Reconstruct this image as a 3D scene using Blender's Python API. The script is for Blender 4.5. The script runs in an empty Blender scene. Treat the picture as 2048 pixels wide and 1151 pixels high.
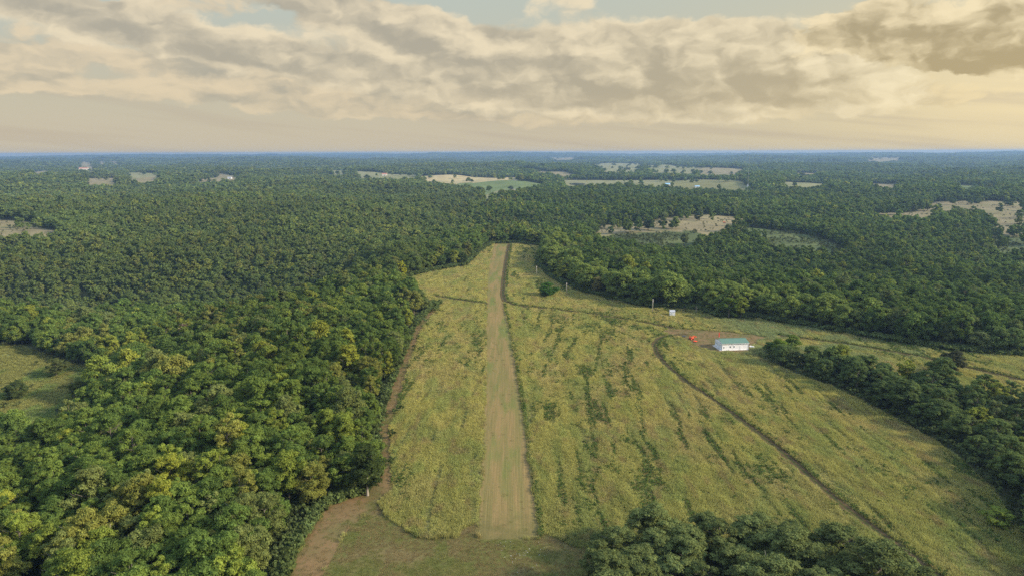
import bpy, bmesh, math, random
import numpy as np
from mathutils import Vector, Matrix

# ------------------------------------------------------------------ camera, sky, sun, exposure
sc = bpy.context.scene
COL = sc.collection
F = 1400.0                      # focal length in pixels of the 2048 px wide photograph
HZ = 304.5
PITCH = math.atan((575.5 - HZ) / F)
ROLL = math.radians(0.2)
CAMH = 100.0
cam = bpy.data.cameras.new('camera')
cam.sensor_width = 36.0
cam.lens = 36.0 * F / 2048.0
cam.clip_start = 0.5
cam.clip_end = 60000
camo = bpy.data.objects.new('camera', cam)
COL.objects.link(camo)
camo.matrix_world = (Matrix.Translation((0, 0, CAMH)) @ Matrix.Rotation(math.pi / 2 - PITCH, 4, 'X')
                     @ Matrix.Rotation(-ROLL, 4, 'Z'))
sc.camera = camo
sc.view_settings.view_transform = 'Standard'
sc.view_settings.look = 'None'
sc.view_settings.exposure = 0.55
sc.view_settings.gamma = 1.0
sc.view_settings.use_curve_mapping = False
sc.render.resolution_x = 1024
sc.render.resolution_y = 575
cy = sc.cycles
cy.max_bounces = 6
cy.diffuse_bounces = 3
cy.glossy_bounces = 2
cy.transmission_bounces = 3
cy.volume_bounces = 1
cy.transparent_max_bounces = 4
cy.use_adaptive_sampling = True
cy.adaptive_threshold = 0.01
cy.use_denoising = False

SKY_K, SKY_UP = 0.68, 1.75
SUN_AZ = math.radians(104)       # clockwise from the view direction (+Y)
SUN_EL = math.radians(27)


class X:
    """a socket (or number) with arithmetic that writes Math nodes"""
    nt = None

    def __init__(self, s): self.s = s

    @staticmethod
    def m(op, *a):
        n = X.nt.nodes.new('ShaderNodeMath')
        n.operation = op
        for i, v in enumerate(a):
            v = v.s if isinstance(v, X) else v
            if isinstance(v, (int, float)): n.inputs[i].default_value = v
            else: X.nt.links.new(v, n.inputs[i])
        return X(n.outputs[0])

    def __add__(s, o): return X.m('ADD', s, o)
    __radd__ = __add__
    def __mul__(s, o): return X.m('MULTIPLY', s, o)
    __rmul__ = __mul__
    def __sub__(s, o): return X.m('SUBTRACT', s, o)
    def __rsub__(s, o): return X.m('SUBTRACT', o, s)
    def __truediv__(s, o): return X.m('DIVIDE', s, o)


def step(x, a, b):
    n = X.nt.nodes.new('ShaderNodeMapRange')
    n.interpolation_type = 'SMOOTHSTEP'
    X.nt.links.new(x.s, n.inputs[0])
    n.inputs[1].default_value, n.inputs[2].default_value = a, b
    return X(n.outputs[0])


def xyz(a, b, c=0.0):
    n = X.nt.nodes.new('ShaderNodeCombineXYZ')
    for i, v in enumerate((a, b, c)):
        if isinstance(v, X): X.nt.links.new(v.s, n.inputs[i])
        else: n.inputs[i].default_value = v
    return X(n.outputs[0])


def noise(vec, scale=1.0, detail=4.0, rough=0.5, color=False):
    n = X.nt.nodes.new('ShaderNodeTexNoise')
    if vec is not None: X.nt.links.new(vec.s, n.inputs['Vector'])
    n.inputs['Scale'].default_value = scale
    n.inputs['Detail'].default_value = detail
    n.inputs['Roughness'].default_value = rough
    return X(n.outputs[1 if color else 0])


def mixc(f, a, b):
    n = X.nt.nodes.new('ShaderNodeMix')
    n.data_type = 'RGBA'
    for sock, v in ((n.inputs[0], f), (n.inputs[6], a), (n.inputs[7], b)):
        if isinstance(v, X): X.nt.links.new(v.s, sock)
        elif isinstance(v, (int, float)): sock.default_value = v
        else: sock.default_value = (*v, 1)
    return X(n.outputs[2])


def lin(r, g, b):
    f = lambda c: (c / 255) / 12.92 if c / 255 <= 0.04045 else ((c / 255 + 0.055) / 1.055) ** 2.4
    return (f(r), f(g), f(b))


world = bpy.data.worlds.new('World')
sc.world = world
world.use_nodes = True
nt = world.node_tree
nt.nodes.clear()
X.nt = nt


def build_sky():
    out = nt.nodes.new('ShaderNodeOutputWorld')
    bg1 = nt.nodes.new('ShaderNodeBackground')
    bg2 = nt.nodes.new('ShaderNodeBackground')
    mix = nt.nodes.new('ShaderNodeMixShader')
    sky = nt.nodes.new('ShaderNodeTexSky')
    sky.sky_type = 'NISHITA'
    sky.sun_disc = False
    sky.sun_elevation = SUN_EL
    sky.sun_rotation = SUN_AZ
    sky.altitude = 300
    sky.air_density = 1.2
    sky.dust_density = 2.0
    nt.links.new(sky.outputs[0], bg1.inputs[0])
    bg1.inputs[1].default_value = 0.10
    tc = nt.nodes.new('ShaderNodeTexCoord')
    sep = nt.nodes.new('ShaderNodeSeparateXYZ')
    nt.links.new(tc.outputs['Generated'], sep.inputs[0])
    x, y, z = [X(sep.outputs[i]) for i in range(3)]
    az = X.m('ARCTAN2', x, y) * 1400.0            # azimuth and elevation on the scale of the photograph
    el = X.m('ARCSINE', z) * 1400.0
    w1 = noise(xyz(az * 0.01, el * 0.02), 1.1, 4, 0.55) - 0.5
    w2 = noise(xyz(az * 0.01 + 31.0, el * 0.02), 1.3, 4, 0.55) - 0.5
    a2 = az + w1 * 90.0
    e2 = el + w2 * 44.0

    def K(u, v):
        c = math.atan((u - 1024) / F)
        return c * 1400, math.atan((304.5 - v) / F * math.cos(c)) * 1400

    def blob(u, v, ru, rv, amp, tilt=0.0):
        """soft lump; tilt = fall in pixels per pixel to the right"""
        cu, ce = K(u, v)
        du = a2 - cu
        dv = e2 - ce + du * tilt
        q = X.m('POWER', du / ru, 2.0) + X.m('POWER', dv / rv, 2.0)
        return X.m('EXPONENT', q * -1.0) * amp

    def total(bl):
        t = bl[0]
        for b in bl[1:]: t = t + b
        return t

    def fbm_(dx, dy, sx=0.010, sy=0.017, sc=1.0, det=8, seed=2.0, rough=.55):
        return noise(xyz((a2 + dx) * sx, (e2 + dy) * sy, seed), sc, det, rough)
    glow = X.m('EXPONENT', (X.m('POWER', (az - 960.0) / 330.0, 2.0) + X.m('POWER', (el - 95.0) / 110.0, 2.0)) * -1.0)
    glow2 = X.m('EXPONENT', (X.m('POWER', (az - 1000.0) / 760.0, 2.0) + X.m('POWER', (el - 60.0) / 300.0, 2.0)) * -1.0)
    # clear air
    c = mixc(step(el, 0, 120), lin(204, 192, 168), lin(198, 190, 167))
    c = mixc(step(el, 90, 300), c, lin(188, 196, 186))
    c = mixc(step(el, 380, 900), c, lin(120, 150, 188))
    c = mixc(glow2 * 0.7, c, lin(222, 206, 164))
    c = mixc(glow * 0.80, c, lin(252, 230, 180))
    band = noise(xyz(az * 0.0016, el * 0.03 + az * .003, 9.0), 1.4, 4, 0.5)
    c = mixc(step(band, 0.42, 0.70) * step(el, 210, 60) * 0.45, c, lin(188, 174, 154))

    def layer(c, lay, lo, hi, lit, shade, seed, opac, bias, sx=.010, sy=.017, fade=True, dark=None):
        n0 = fbm_(0, 0, sx, sy, 1.0, 10, seed)
        s0 = fbm_(0, 0, sx, sy, 1.0, 2.5, seed)
        s1 = fbm_(26, 20, sx, sy, 1.0, 2.5, seed)
        s2 = fbm_(10, 9, sx * 2.6, sy * 2.6, 1.0, 4, seed + 5)
        s3 = fbm_(0, 0, sx * 2.6, sy * 2.6, 1.0, 4, seed + 5)
        d = (n0 - .5) * 1.5 + lay - .30
        dup = (n0 - .5) * 1.5 + lay
        mask = step(d, lo, hi)
        body = step(d, .10, .62)
        rel = (s0 - s1) * 2.5 + (s3 - s2) * .95 + (n0 - .5) * .9
        if dark is not None: rel = rel - dark
        t = step(rel + bias - body * .16 + step(dup, .95, .35) * .30, -1.0, .74)
        cc = mixc(t, shade, lit)
        if fade: cc = mixc(step(el, 120, 20) * .5, cc, c)
        return mixc(mask * opac, c, cc)
    lit = mixc(glow2, lin(238, 221, 188), lin(255, 238, 196))
    shade = mixc(glow2, lin(176, 168, 150), lin(192, 174, 134))
    # thin low veil
    veil = total([blob(560, 170, 420, 34, .5, .10), blob(1000, 215, 420, 30, .55, .03), blob(330, 120, 260, 30, .45, .14),
                  blob(1500, 215, 360, 30, .5, .02), blob(830, 190, 240, 26, .4), blob(60, 145, 90, 30, .75), blob(20, 150, 70, 26, .5), blob(430, 25, 200, 40, .55), blob(330, 190, 300, 22, .42, .05), blob(1250, 225, 420, 20, .5), blob(750, 215, 260, 20, .42),
                  blob(1700, 190, 300, 30, .35)])
    c = layer(c, veil, .02, .30, mixc(glow2, lin(230, 210, 176), lin(246, 224, 174)), mixc(glow2, lin(176, 169, 152), lin(188, 172, 136)), 12.0, .88, .02, .010, .024)
    # main deck: slanting bands on the left, heaped cumulus on the right
    above = step(el, 285, 420) * .32
    deck = total([blob(120, 30, 330, 36, .75, .20), blob(430, 95, 330, 30, .70, .22), blob(700, 130, 330, 26, .62, .16),
                  blob(640, 20, 260, 34, .85, .22), blob(880, 75, 250, 40, .80, .20), blob(1010, 130, 260, 34, .7, .08),
                  blob(1200, 150, 260, 52, .80, .03), blob(1250, 90, 200, 34, .60), blob(1430, 95, 200, 46, .70), blob(1560, 150, 260, 46, .80),
                  blob(1170, 210, 360, 26, .62, .02), blob(1450, 232, 260, 16, .5), blob(1500, 205, 300, 22, .5), blob(1110, 18, 70, 22, .55), blob(1190, 40, 60, 26, .45),
                  blob(335, 15, 60, 24, .40),
                  blob(1010, 15, 45, 30, -.6, -.5), blob(1400, 18, 210, 26, -.8), blob(40, 98, 130, 16, -.5, .2), blob(245, 10, 34, 12, -.6)])
    c = layer(c, deck + above, -.04, .32, lit, shade, 2.0, .96, .02,
              dark=total([blob(1350, 178, 330, 36, .55, .02), blob(640, 48, 220, 22, .6, .24), blob(300, 78, 240, 20, .45, .2), blob(880, 165, 260, 22, .35, .05)]))
    # nearer, darker heaps at the upper right
    near = total([blob(1730, 60, 120, 40, .95), blob(1700, 95, 150, 22, .5), blob(1860, 110, 140, 26, .70), blob(2010, 70, 110, 66, .95), blob(1960, 135, 140, 20, .6),
                  blob(1850, 40, 40, 24, -.3)])
    c = layer(c, near, .02, .24, mixc(glow2, lin(236, 216, 178), lin(255, 236, 190)), mixc(glow2, lin(168, 157, 130), lin(182, 162, 118)), 7.0, .96, .04, .014, .022, False,
              dark=total([blob(2010, 112, 120, 34, .7), blob(1740, 92, 150, 22, .55), blob(1880, 135, 160, 22, .5)]))
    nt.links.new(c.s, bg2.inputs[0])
    up = step(el, 420, 1300) * SKY_UP + SKY_K          # overhead cloud deck, out of view, brightened to light the land
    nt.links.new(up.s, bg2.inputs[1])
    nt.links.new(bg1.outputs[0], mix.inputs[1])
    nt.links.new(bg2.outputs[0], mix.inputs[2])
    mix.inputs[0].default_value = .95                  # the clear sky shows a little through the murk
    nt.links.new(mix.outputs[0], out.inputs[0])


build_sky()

sl = bpy.data.lights.new('sun', 'SUN')
sl.energy = 5.0
sl.angle = math.radians(7)
sl.color = (1.0, 0.86, 0.66)
so = bpy.data.objects.new('sun', sl)
COL.objects.link(so)
sd = Vector((math.sin(SUN_AZ) * math.cos(SUN_EL), math.cos(SUN_AZ) * math.cos(SUN_EL), math.sin(SUN_EL)))
so.rotation_euler = sd.to_track_quat('Z', 'Y').to_euler()
so.location = (200, 100, 300)

# ------------------------------------------------------------------ helpers
RNG = np.random.default_rng(7)
random.seed(7)


def _hash(ix, iy, s):
    h = (ix.astype(np.int64) * 374761393 + iy.astype(np.int64) * 668265263 + s * 1442695041) & 0xFFFFFFFF
    h = ((h ^ (h >> 13)) * 1274126177) & 0xFFFFFFFF
    h = h ^ (h >> 16)
    return (h & 0xFFFFFF) / float(0xFFFFFF)


def vn(x, y, s=0):
    """value noise 0..1"""
    x = np.asarray(x, float); y = np.asarray(y, float)
    ix = np.floor(x); iy = np.floor(y)
    fx = x - ix; fy = y - iy
    fx = fx * fx * fx * (fx * (fx * 6 - 15) + 10); fy = fy * fy * fy * (fy * (fy * 6 - 15) + 10)
    a = _hash(ix, iy, s); b = _hash(ix + 1, iy, s); c = _hash(ix, iy + 1, s); d = _hash(ix + 1, iy + 1, s)
    return (a * (1 - fx) + b * fx) * (1 - fy) + (c * (1 - fx) + d * fx) * fy


def fbm(x, y, s=0, o=3):
    t = 0; a = 1.0; n = 0
    for k in range(o):
        t = t + a * vn(x * 2 ** k, y * 2 ** k, s + 17 * k); n += a; a *= .5
    return t / n


def ss(x, a, b):
    t = np.clip((x - a) / (b - a), 0, 1)
    return t * t * (3 - 2 * t)


def ray(u, v):
    a = u - 1024.0; b = -(v - 575.5)
    cr, sr = math.cos(ROLL), math.sin(ROLL)
    a, b = a * cr + b * sr, -a * sr + b * cr
    return a / F, math.cos(PITCH) + b / F * math.sin(PITCH), -math.sin(PITCH) + b / F * math.cos(PITCH)


def flat(u, v, z=0.0):
    dx, dy, dz = ray(u, v)
    t = (z - CAMH) / dz
    return (t * dx, t * dy)


# outline of the open ridge-top field, as ground points
FIELD_PX = [(560, 1180), (606, 1085), (655, 1012), (735, 985), (768, 945), (757, 880), (780, 790), (806, 720), (832, 655),
            (872, 608), (858, 590, 11), (832, 570, 10), (806, 556), (870, 540), (930, 531), (955, 505), (985, 487), (1030, 486),
            (1092, 493), (1080, 512), (1078, 530), (1105, 556), (1160, 580), (1200, 590), (1260, 606), (1300, 614),
            (1400, 618), (1440, 634), (1500, 634), (1600, 650), (1750, 676), (1900, 700), (2048, 712), (2400, 740),
            (2400, 860), (2048, 790), (1900, 765), (1720, 715), (1560, 690), (1515, 714), (1600, 752), (1680, 778),
            (1760, 820), (1860, 876), (1930, 925), (1990, 985), (2042, 1062), (2110, 1180), (1900, 1400), (560, 1400)]
REAR = {(2400, 860), (2048, 790), (1900, 765), (1720, 715), (1560, 690)}     # seen over the belt's tree tops
FIELD = np.array([flat(p[0], p[1], 5.5 if p in REAR else p[2] if len(p) > 2 else 0.0) for p in FIELD_PX])


def inside(poly, x, y):
    x = np.asarray(x, float); y = np.asarray(y, float)
    c = np.zeros(x.shape, bool)
    n = len(poly)
    for i in range(n):
        x0, y0 = poly[i]; x1, y1 = poly[(i + 1) % n]
        if y0 == y1: continue
        k = ((y0 > y) != (y1 > y)) & (x < (x1 - x0) * (y - y0) / (y1 - y0) + x0)
        c ^= k
    return c


def segdist(pts, x, y, closed=False):
    d = np.full(np.shape(x), 1e9)
    n = len(pts)
    for i in range(n if closed else n - 1):
        x0, y0 = pts[i]; x1, y1 = pts[(i + 1) % n]
        dx, dy = x1 - x0, y1 - y0
        t = np.clip(((x - x0) * dx + (y - y0) * dy) / (dx * dx + dy * dy + 1e-9), 0, 1)
        d = np.minimum(d, np.hypot(x - x0 - t * dx, y - y0 - t * dy))
    return d


def H(x, y):
    x = np.asarray(x, float); y = np.asarray(y, float)
    r = np.hypot(x, y)
    d = segdist(FIELD, x, y, True)
    d = np.where(inside(FIELD, x, y), 0, d)
    m = ss(d, 0, 170)
    h = (fbm(x / 260, y / 260, 5, 2) - .5) * 30 * m
    h += -7 * m * ss(y, 1600, 500)
    # left: ridge running away from the field, then a hollow and the slope beyond it
    h += -46 * ss(-x, 95, 210) * np.exp(-((y - 610) / 100) ** 2)
    h += -7 * ss(-x, 80, 230) * ss(y, 430, 300)
    # right: wooded hollow behind the field
    h += -10 * m * ss(x, 60, 200) * np.exp(-((y - 620) / 130) ** 2)
    # distance
    f1 = ss(r, 1500, 4000)
    h += f1 * (fbm(x / 1400, y / 1400, 11, 3) - .5) * 60
    f2 = ss(r, 5000, 11000)
    h += f2 * ((fbm(x / 3600 + 3, y / 2600, 23, 3) - .38) * 95)
    f3 = ss(r, 11500, 15500)
    h += f3 * (48 + 34 * (fbm(x / 2600, y / 9000, 29, 3) - .5))
    return np.minimum(h, 91)


def G(u, v, z=0.0):
    """the ground point seen at a pixel of the photograph (z above the ground)"""
    zz = 0.0
    for k in range(14):
        p = flat(u, v, zz + z)
        zz = .5 * zz + .5 * float(H(p[0], p[1]))
    return p


def mesh_from(name, verts, faces, mats=(), attr=None, fattr=None, smooth=False, mi=None):
    """verts (n,3), faces (m,k) numpy"""
    me = bpy.data.meshes.new(name)
    verts = np.asarray(verts, np.float32); faces = np.asarray(faces, np.int32)
    k = faces.shape[1]
    me.vertices.add(len(verts)); me.vertices.foreach_set('co', verts.ravel())
    me.loops.add(faces.size); me.loops.foreach_set('vertex_index', faces.ravel())
    me.polygons.add(len(faces))
    me.polygons.foreach_set('loop_start', np.arange(0, faces.size, k, dtype=np.int32))
    me.polygons.foreach_set('loop_total', np.full(len(faces), k, np.int32))
    for m in mats: me.materials.append(m)
    if mi is not None: me.polygons.foreach_set('material_index', np.asarray(mi, np.int32))
    if smooth: me.polygons.foreach_set('use_smooth', np.ones(len(faces), bool))
    if attr:
        for an, av in attr.items():
            a = me.attributes.new(an, 'FLOAT_COLOR', 'POINT')
            a.data.foreach_set('color', np.asarray(av, np.float32).ravel())
    if fattr:
        for an, av in fattr.items():
            a = me.attributes.new(an, 'FLOAT', 'FACE')
            a.data.foreach_set('value', np.asarray(av, np.float32).ravel())
    me.update(calc_edges=True)
    me.validate()
    return me


def link(name, me, parent=None, kind=None):
    o = bpy.data.objects.new(name, me)
    COL.objects.link(o)
    if parent is not None: o.parent = parent
    if kind: o['kind'] = kind
    return o


def tag(o, label, cat, group=None, kind=None):
    o['label'] = label; o['category'] = cat
    if group: o['group'] = group
    if kind: o['kind'] = kind
    return o


def thing(name, label, cat, loc, rz=0.0, group=None):
    o = bpy.data.objects.new(name, None)
    o.empty_display_size = 1
    COL.objects.link(o)
    o.location = loc; o.rotation_euler = (0, 0, rz)
    return tag(o, label, cat, group)


# ------------------------------------------------------------------ materials
def newmat(name):
    m = bpy.data.materials.new(name)
    m.use_nodes = True
    m.node_tree.nodes.clear()
    X.nt = m.node_tree
    return m, m.node_tree


def bsdf(nt, col, rough=0.9, spec=0.2, bump=None, metallic=0.0):
    out = nt.nodes.new('ShaderNodeOutputMaterial')
    p = nt.nodes.new('ShaderNodeBsdfPrincipled')
    if isinstance(col, X): nt.links.new(col.s, p.inputs['Base Color'])
    else: p.inputs['Base Color'].default_value = (*col, 1)
    p.inputs['Roughness'].default_value = rough
    p.inputs['Specular IOR Level'].default_value = spec
    p.inputs['Metallic'].default_value = metallic
    if bump:
        b = nt.nodes.new('ShaderNodeBump')
        b.inputs['Strength'].default_value = bump[1]; b.inputs['Distance'].default_value = bump[2]
        nt.links.new(bump[0].s, b.inputs['Height'])
        nt.links.new(b.outputs[0], p.inputs['Normal'])
    nt.links.new(p.outputs[0], out.inputs[0])
    return p


def attr(name, typ='GEOMETRY', out=0):
    n = X.nt.nodes.new('ShaderNodeAttribute')
    n.attribute_name = name; n.attribute_type = typ
    return X(n.outputs[out])


def objc():
    n = X.nt.nodes.new('ShaderNodeTexCoord'); return X(n.outputs['Object'])


def posn():
    n = X.nt.nodes.new('ShaderNodeNewGeometry'); return X(n.outputs['Position'])


def scalev(v, a, b, c):
    n = X.nt.nodes.new('ShaderNodeMapping')
    n.inputs['Scale'].default_value = (a, b, c)
    X.nt.links.new(v.s, n.inputs[0])
    return X(n.outputs[0])


def mulc(c, f):
    n = X.nt.nodes.new('ShaderNodeVectorMath'); n.operation = 'SCALE'
    if isinstance(c, X): X.nt.links.new(c.s, n.inputs[0])
    else: n.inputs[0].default_value = c
    if isinstance(f, X): X.nt.links.new(f.s, n.inputs[3])
    else: n.inputs[3].default_value = f
    return X(n.outputs[0])


def foliage_mat(name, trans=0.38):
    m, t = newmat(name)
    tint = attr('tint', 'INSTANCER')
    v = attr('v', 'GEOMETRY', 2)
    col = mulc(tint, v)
    out = t.nodes.new('ShaderNodeOutputMaterial')
    d = t.nodes.new('ShaderNodeBsdfDiffuse'); tr = t.nodes.new('ShaderNodeBsdfTranslucent')
    mx = t.nodes.new('ShaderNodeMixShader'); mx.inputs[0].default_value = trans
    t.links.new(col.s, d.inputs[0]); t.links.new(col.s, tr.inputs[0])
    t.links.new(d.outputs[0], mx.inputs[1]); t.links.new(tr.outputs[0], mx.inputs[2])
    t.links.new(mx.outputs[0], out.inputs[0])
    return m


M = {}
M['leaf'] = foliage_mat('foliage')
M['grass'] = foliage_mat('grass_blades', 0.35)


def simple(name, col, rough=.8, spec=.2, var=.12, scale=3.0, metallic=0.0, bump=0.0):
    m, t = newmat(name)
    n = noise(objc(), scale, 5, .6)
    c = mulc(col, n * (2 * var) + (1 - var))
    bsdf(t, c, rough, spec, (n, .5, bump) if bump else None, metallic)
    M[name] = m
    return m


simple('bark', (.13, .115, .095), .95, .1, .35, 4, bump=.03)
simple('pale_bark', (.27, .24, .20), .95, .1, .3, 4)
simple('dead_wood', (.30, .25, .22), .95, .1, .3, 4)
simple('pole_wood', (.40, .37, .33), .9, .1, .2, 2)
simple('orange_paint', (.80, .10, .02), .45, .5, .15, 2)
simple('red_paint', (.70, .03, .015), .5, .4, .1, 2)
simple('rubber', (.03, .03, .03), .9, .2, .2, 6)
simple('dark_metal', (.06, .065, .075), .6, .4, .2, 4)
simple('grey_metal', (.35, .36, .38), .5, .4, .15, 4)
simple('white_metal', (.78, .79, .81), .5, .4, .04, 1)
simple('concrete', (.50, .47, .43), .9, .2, .2, 1.5)
simple('glass', (.05, .06, .07), .15, .6, .1, 1)
simple('blue_roof', (.22, .42, .60), .5, .4, .1, .3)
simple('grey_roof', (.33, .34, .36), .7, .3, .15, .3)
simple('red_roof', (.36, .16, .11), .8, .2, .15, .3)
simple('cream_wall', (.68, .64, .57), .8, .2, .06, .3)
simple('stone', (.38, .36, .32), .9, .2, .25, 2)
simple('window_blue', (.10, .13, .18), .3, .5, .1, 1)


def ribbed(name, col, period, axis, rough=.45, dirt=.1):
    m, t = newmat(name)
    o = objc()
    w = t.nodes.new('ShaderNodeTexWave'); w.bands_direction = axis; w.inputs['Scale'].default_value = 1 / period / math.pi / 2 * 6.2832 / 2
    t.links.new(o.s, w.inputs[0])
    n = noise(scalev(o, 1, 1, .35), .8, 5, .6)
    wv = X(w.outputs[1])
    c = mulc(col, n * (2 * dirt) + (1 - dirt) - step(wv, .75, 1.0) * .07)
    bsdf(t, c, rough, .4, (wv, .6, .03), 0.0)
    M[name] = m


ribbed('wall_sheet', (.88, .88, .89), .3, 'X')
ribbed('shaded_gable_sheet', (.72, .78, .84), .3, 'Y')  # same white sheet, the left gable's bluish shade put into its colour
ribbed('roof_sheet', (.085, .165, .115), .4, 'X', .4, .15)


def soil_mat(name, a, b, c, stretch=(1, 1), lines=None):
    m, t = newmat(name)
    p = posn()
    n1 = noise(scalev(p, stretch[0], stretch[1], .1), .25, 6, .65)
    n2 = noise(p, 1.6, 5, .7)
    n3 = noise(scalev(p, stretch[0] * 1.3, max(stretch[1], .25), .1), .07, 4, .6)
    col = mixc(step(n1, .38, .62), a, b)
    col = mixc(step(n3, .48, .66) * .8, col, c)
    f = n2 * .7 + .65
    if lines:
        w = noise(scalev(p, 4.5, .03, .0), 1.0, 3, .75)
        f = f * (w * 1.1 + .45)
    if lines:                                    # the mown grass thins out into the turf at its near end
        sp_ = t.nodes.new('ShaderNodeSeparateXYZ'); t.links.new(p.s, sp_.inputs[0])
        e = X(sp_.outputs[1]) + noise(p, .22, 5, .65) * 44.0
        col = mixc(step(e, 206, 190), col, (.125, .108, .040))
    col = mulc(col, f)
    bsdf(t, col, 1.0, .05, (n2, .5, .05))
    M[name] = m


soil_mat('mown', (.150, .128, .046), (.205, .145, .060), (.108, .130, .034), (1.2, .06), True)
soil_mat('dirt', (.125, .100, .042), (.165, .110, .055), (.10, .10, .036), (1, 1))
def track_mat():
    m, t = newmat('track')
    p = posn()
    a = X.m('ABSOLUTE', attr('across', 'GEOMETRY', 2))
    n = noise(p, .9, 5, .65)
    rut = step(a, .18, .42) * step(a, .92, .70)
    w = step(n + rut * .45 - .22, .30, .55)
    col = mixc(w, (.050, .054, .018), (.084, .058, .029))
    col = mulc(col, noise(p, 2.2, 5, .7) * .8 + .6)
    bsdf(t, col, 1.0, .05, (n, .6, .12))
    M['track'] = m


soil_mat('edge_earth', (.180, .118, .056), (.150, .108, .048), (.11, .105, .038), (1, 1))
soil_mat('turf', (.115, .105, .035), (.095, .105, .03), (.15, .115, .052), (1, 1))


def ground_mat():
    m, t = newmat('ground')
    p = posn()
    c = attr('gcol', 'GEOMETRY', 0)
    n = noise(p, .35, 6, .7)
    n2 = noise(scalev(p, 1, 1, .1), .02, 5, .6)
    col = mulc(c, (n * .7 + .65) * (n2 * .8 + .6))
    bsdf(t, col, 1.0, .05, (n, .8, .3))
    M['ground'] = m


ground_mat()

track_mat()

# ------------------------------------------------------------------ clearings and far fields (colour on the ground, no trees on them)
DRY, GRN, STRAW, MEAD, BRUSH = (.205, .172, .094), (.11, .145, .055), (.36, .29, .15), (.19, .185, .09), (.07, .088, .034)
# (pixel outline, colour); near edges hidden by tree tops are moved towards the camera
CLEAR_PX = [
    ([(-60, 688), (40, 690), (90, 708), (235, 748), (215, 764), (160, 776), (120, 815), (110, 842), (60, 832), (-60, 800)], (.12, .125, .04), 1),
    ([(-60, 440), (40, 441), (70, 448), (128, 455), (60, 462), (-60, 470)], (.19, .16, .085), 1),
    ([(1165, 466), (1200, 452), (1290, 444), (1400, 430), (1510, 436), (1520, 444), (1450, 458), (1330, 468), (1240, 474)], DRY, 1),
    ([(1220, 470), (1390, 462), (1420, 478), (1340, 496), (1280, 490)], BRUSH, 1),
    ([(1460, 452), (1560, 462), (1640, 474), (1705, 486), (1640, 494), (1560, 486)], (.085, .105, .04), 1),
    ([(1735, 440), (1755, 426), (1830, 424), (1870, 404), (1960, 402), (2140, 400), (2140, 470), (2030, 474), (1990, 466), (1960, 436), (1850, 452), (1760, 446)], (.19, .16, .088), 0),
    ([(1975, 478), (2140, 470), (2140, 500), (1980, 500)], (.09, .11, .042), 1),
    ([(840, 353), (1036, 355), (1036, 364), (920, 368), (850, 362)], STRAW, 1),
    ([(710, 345), (840, 350), (830, 357), (720, 354)], MEAD, 1),
    ([(900, 367), (1060, 364), (1100, 370), (1030, 381), (980, 381)], GRN, 1),
    ([(945, 386), (1010, 378), (1030, 384), (975, 394)], MEAD, 1),
    ([(1125, 360), (1350, 360), (1350, 372), (1130, 370)], MEAD, 1),
    ([(1350, 362), (1470, 362), (1520, 374), (1500, 377), (1350, 372)], (.16, .155, .065), 1),
    ([(1180, 330), (1290, 327), (1270, 344), (1210, 343)], MEAD, 1),
    ([(1290, 332), (1400, 334), (1390, 346), (1300, 344)], MEAD, 1),
    ([(1390, 341), (1490, 339), (1470, 349), (1400, 349)], DRY, 1),
    ([(1030, 338), (1130, 344), (1170, 347), (1120, 350), (1040, 344)], DRY, 1),
    ([(1560, 364), (1670, 367), (1640, 372), (1570, 370)], MEAD, 1),
    ([(1740, 367), (1800, 369), (1790, 372), (1740, 371)], DRY, 1),
    ([(1910, 370), (2000, 371), (1990, 374), (1915, 374)], GRN, 1),
    ([(1590, 346), (1640, 347), (1630, 350), (1590, 349)], DRY, 1),
    ([(50, 346), (100, 341), (105, 344), (75, 353)], DRY, 1),
    ([(150, 336), (190, 334), (186, 346), (155, 344)], DRY, 1),
    ([(155, 325), (180, 324), (185, 329), (160, 330)], DRY, 1),
    ([(195, 324), (212, 323), (215, 328), (198, 328)], DRY, 1),
    ([(220, 324), (240, 324), (240, 328), (222, 329)], DRY, 1),
    ([(255, 348), (320, 350), (320, 355), (260, 356)], MEAD, 1),
    ([(260, 357), (310, 357), (312, 363), (270, 362)], DRY, 1),
    ([(170, 357), (235, 357), (230, 361), (175, 362)], DRY, 1),
    ([(385, 356), (440, 350), (485, 352), (470, 358), (395, 362)], DRY, 1),
    ([(660, 344), (690, 344), (690, 350), (665, 350)], MEAD, 1),
    ([(1730, 317), (1800, 317), (1800, 319), (1735, 319)], DRY, 1),
    ([(1100, 318), (1150, 318), (1150, 320), (1105, 320)], DRY, 1),
]
CLEAR = []
for px, col, far in CLEAR_PX:
    vm = sum(p[1] for p in px) / len(px)
    poly = []
    for (u, v) in px:
        if far and v > vm: poly.append(G(u, v + (1.2 if v < 380 else 2), 16.0 if v < 380 else 13.0))
        elif far: poly.append(G(u, v - .5))
        else: poly.append(G(u, v))
    CLEAR.append((np.array(poly), col))

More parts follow.
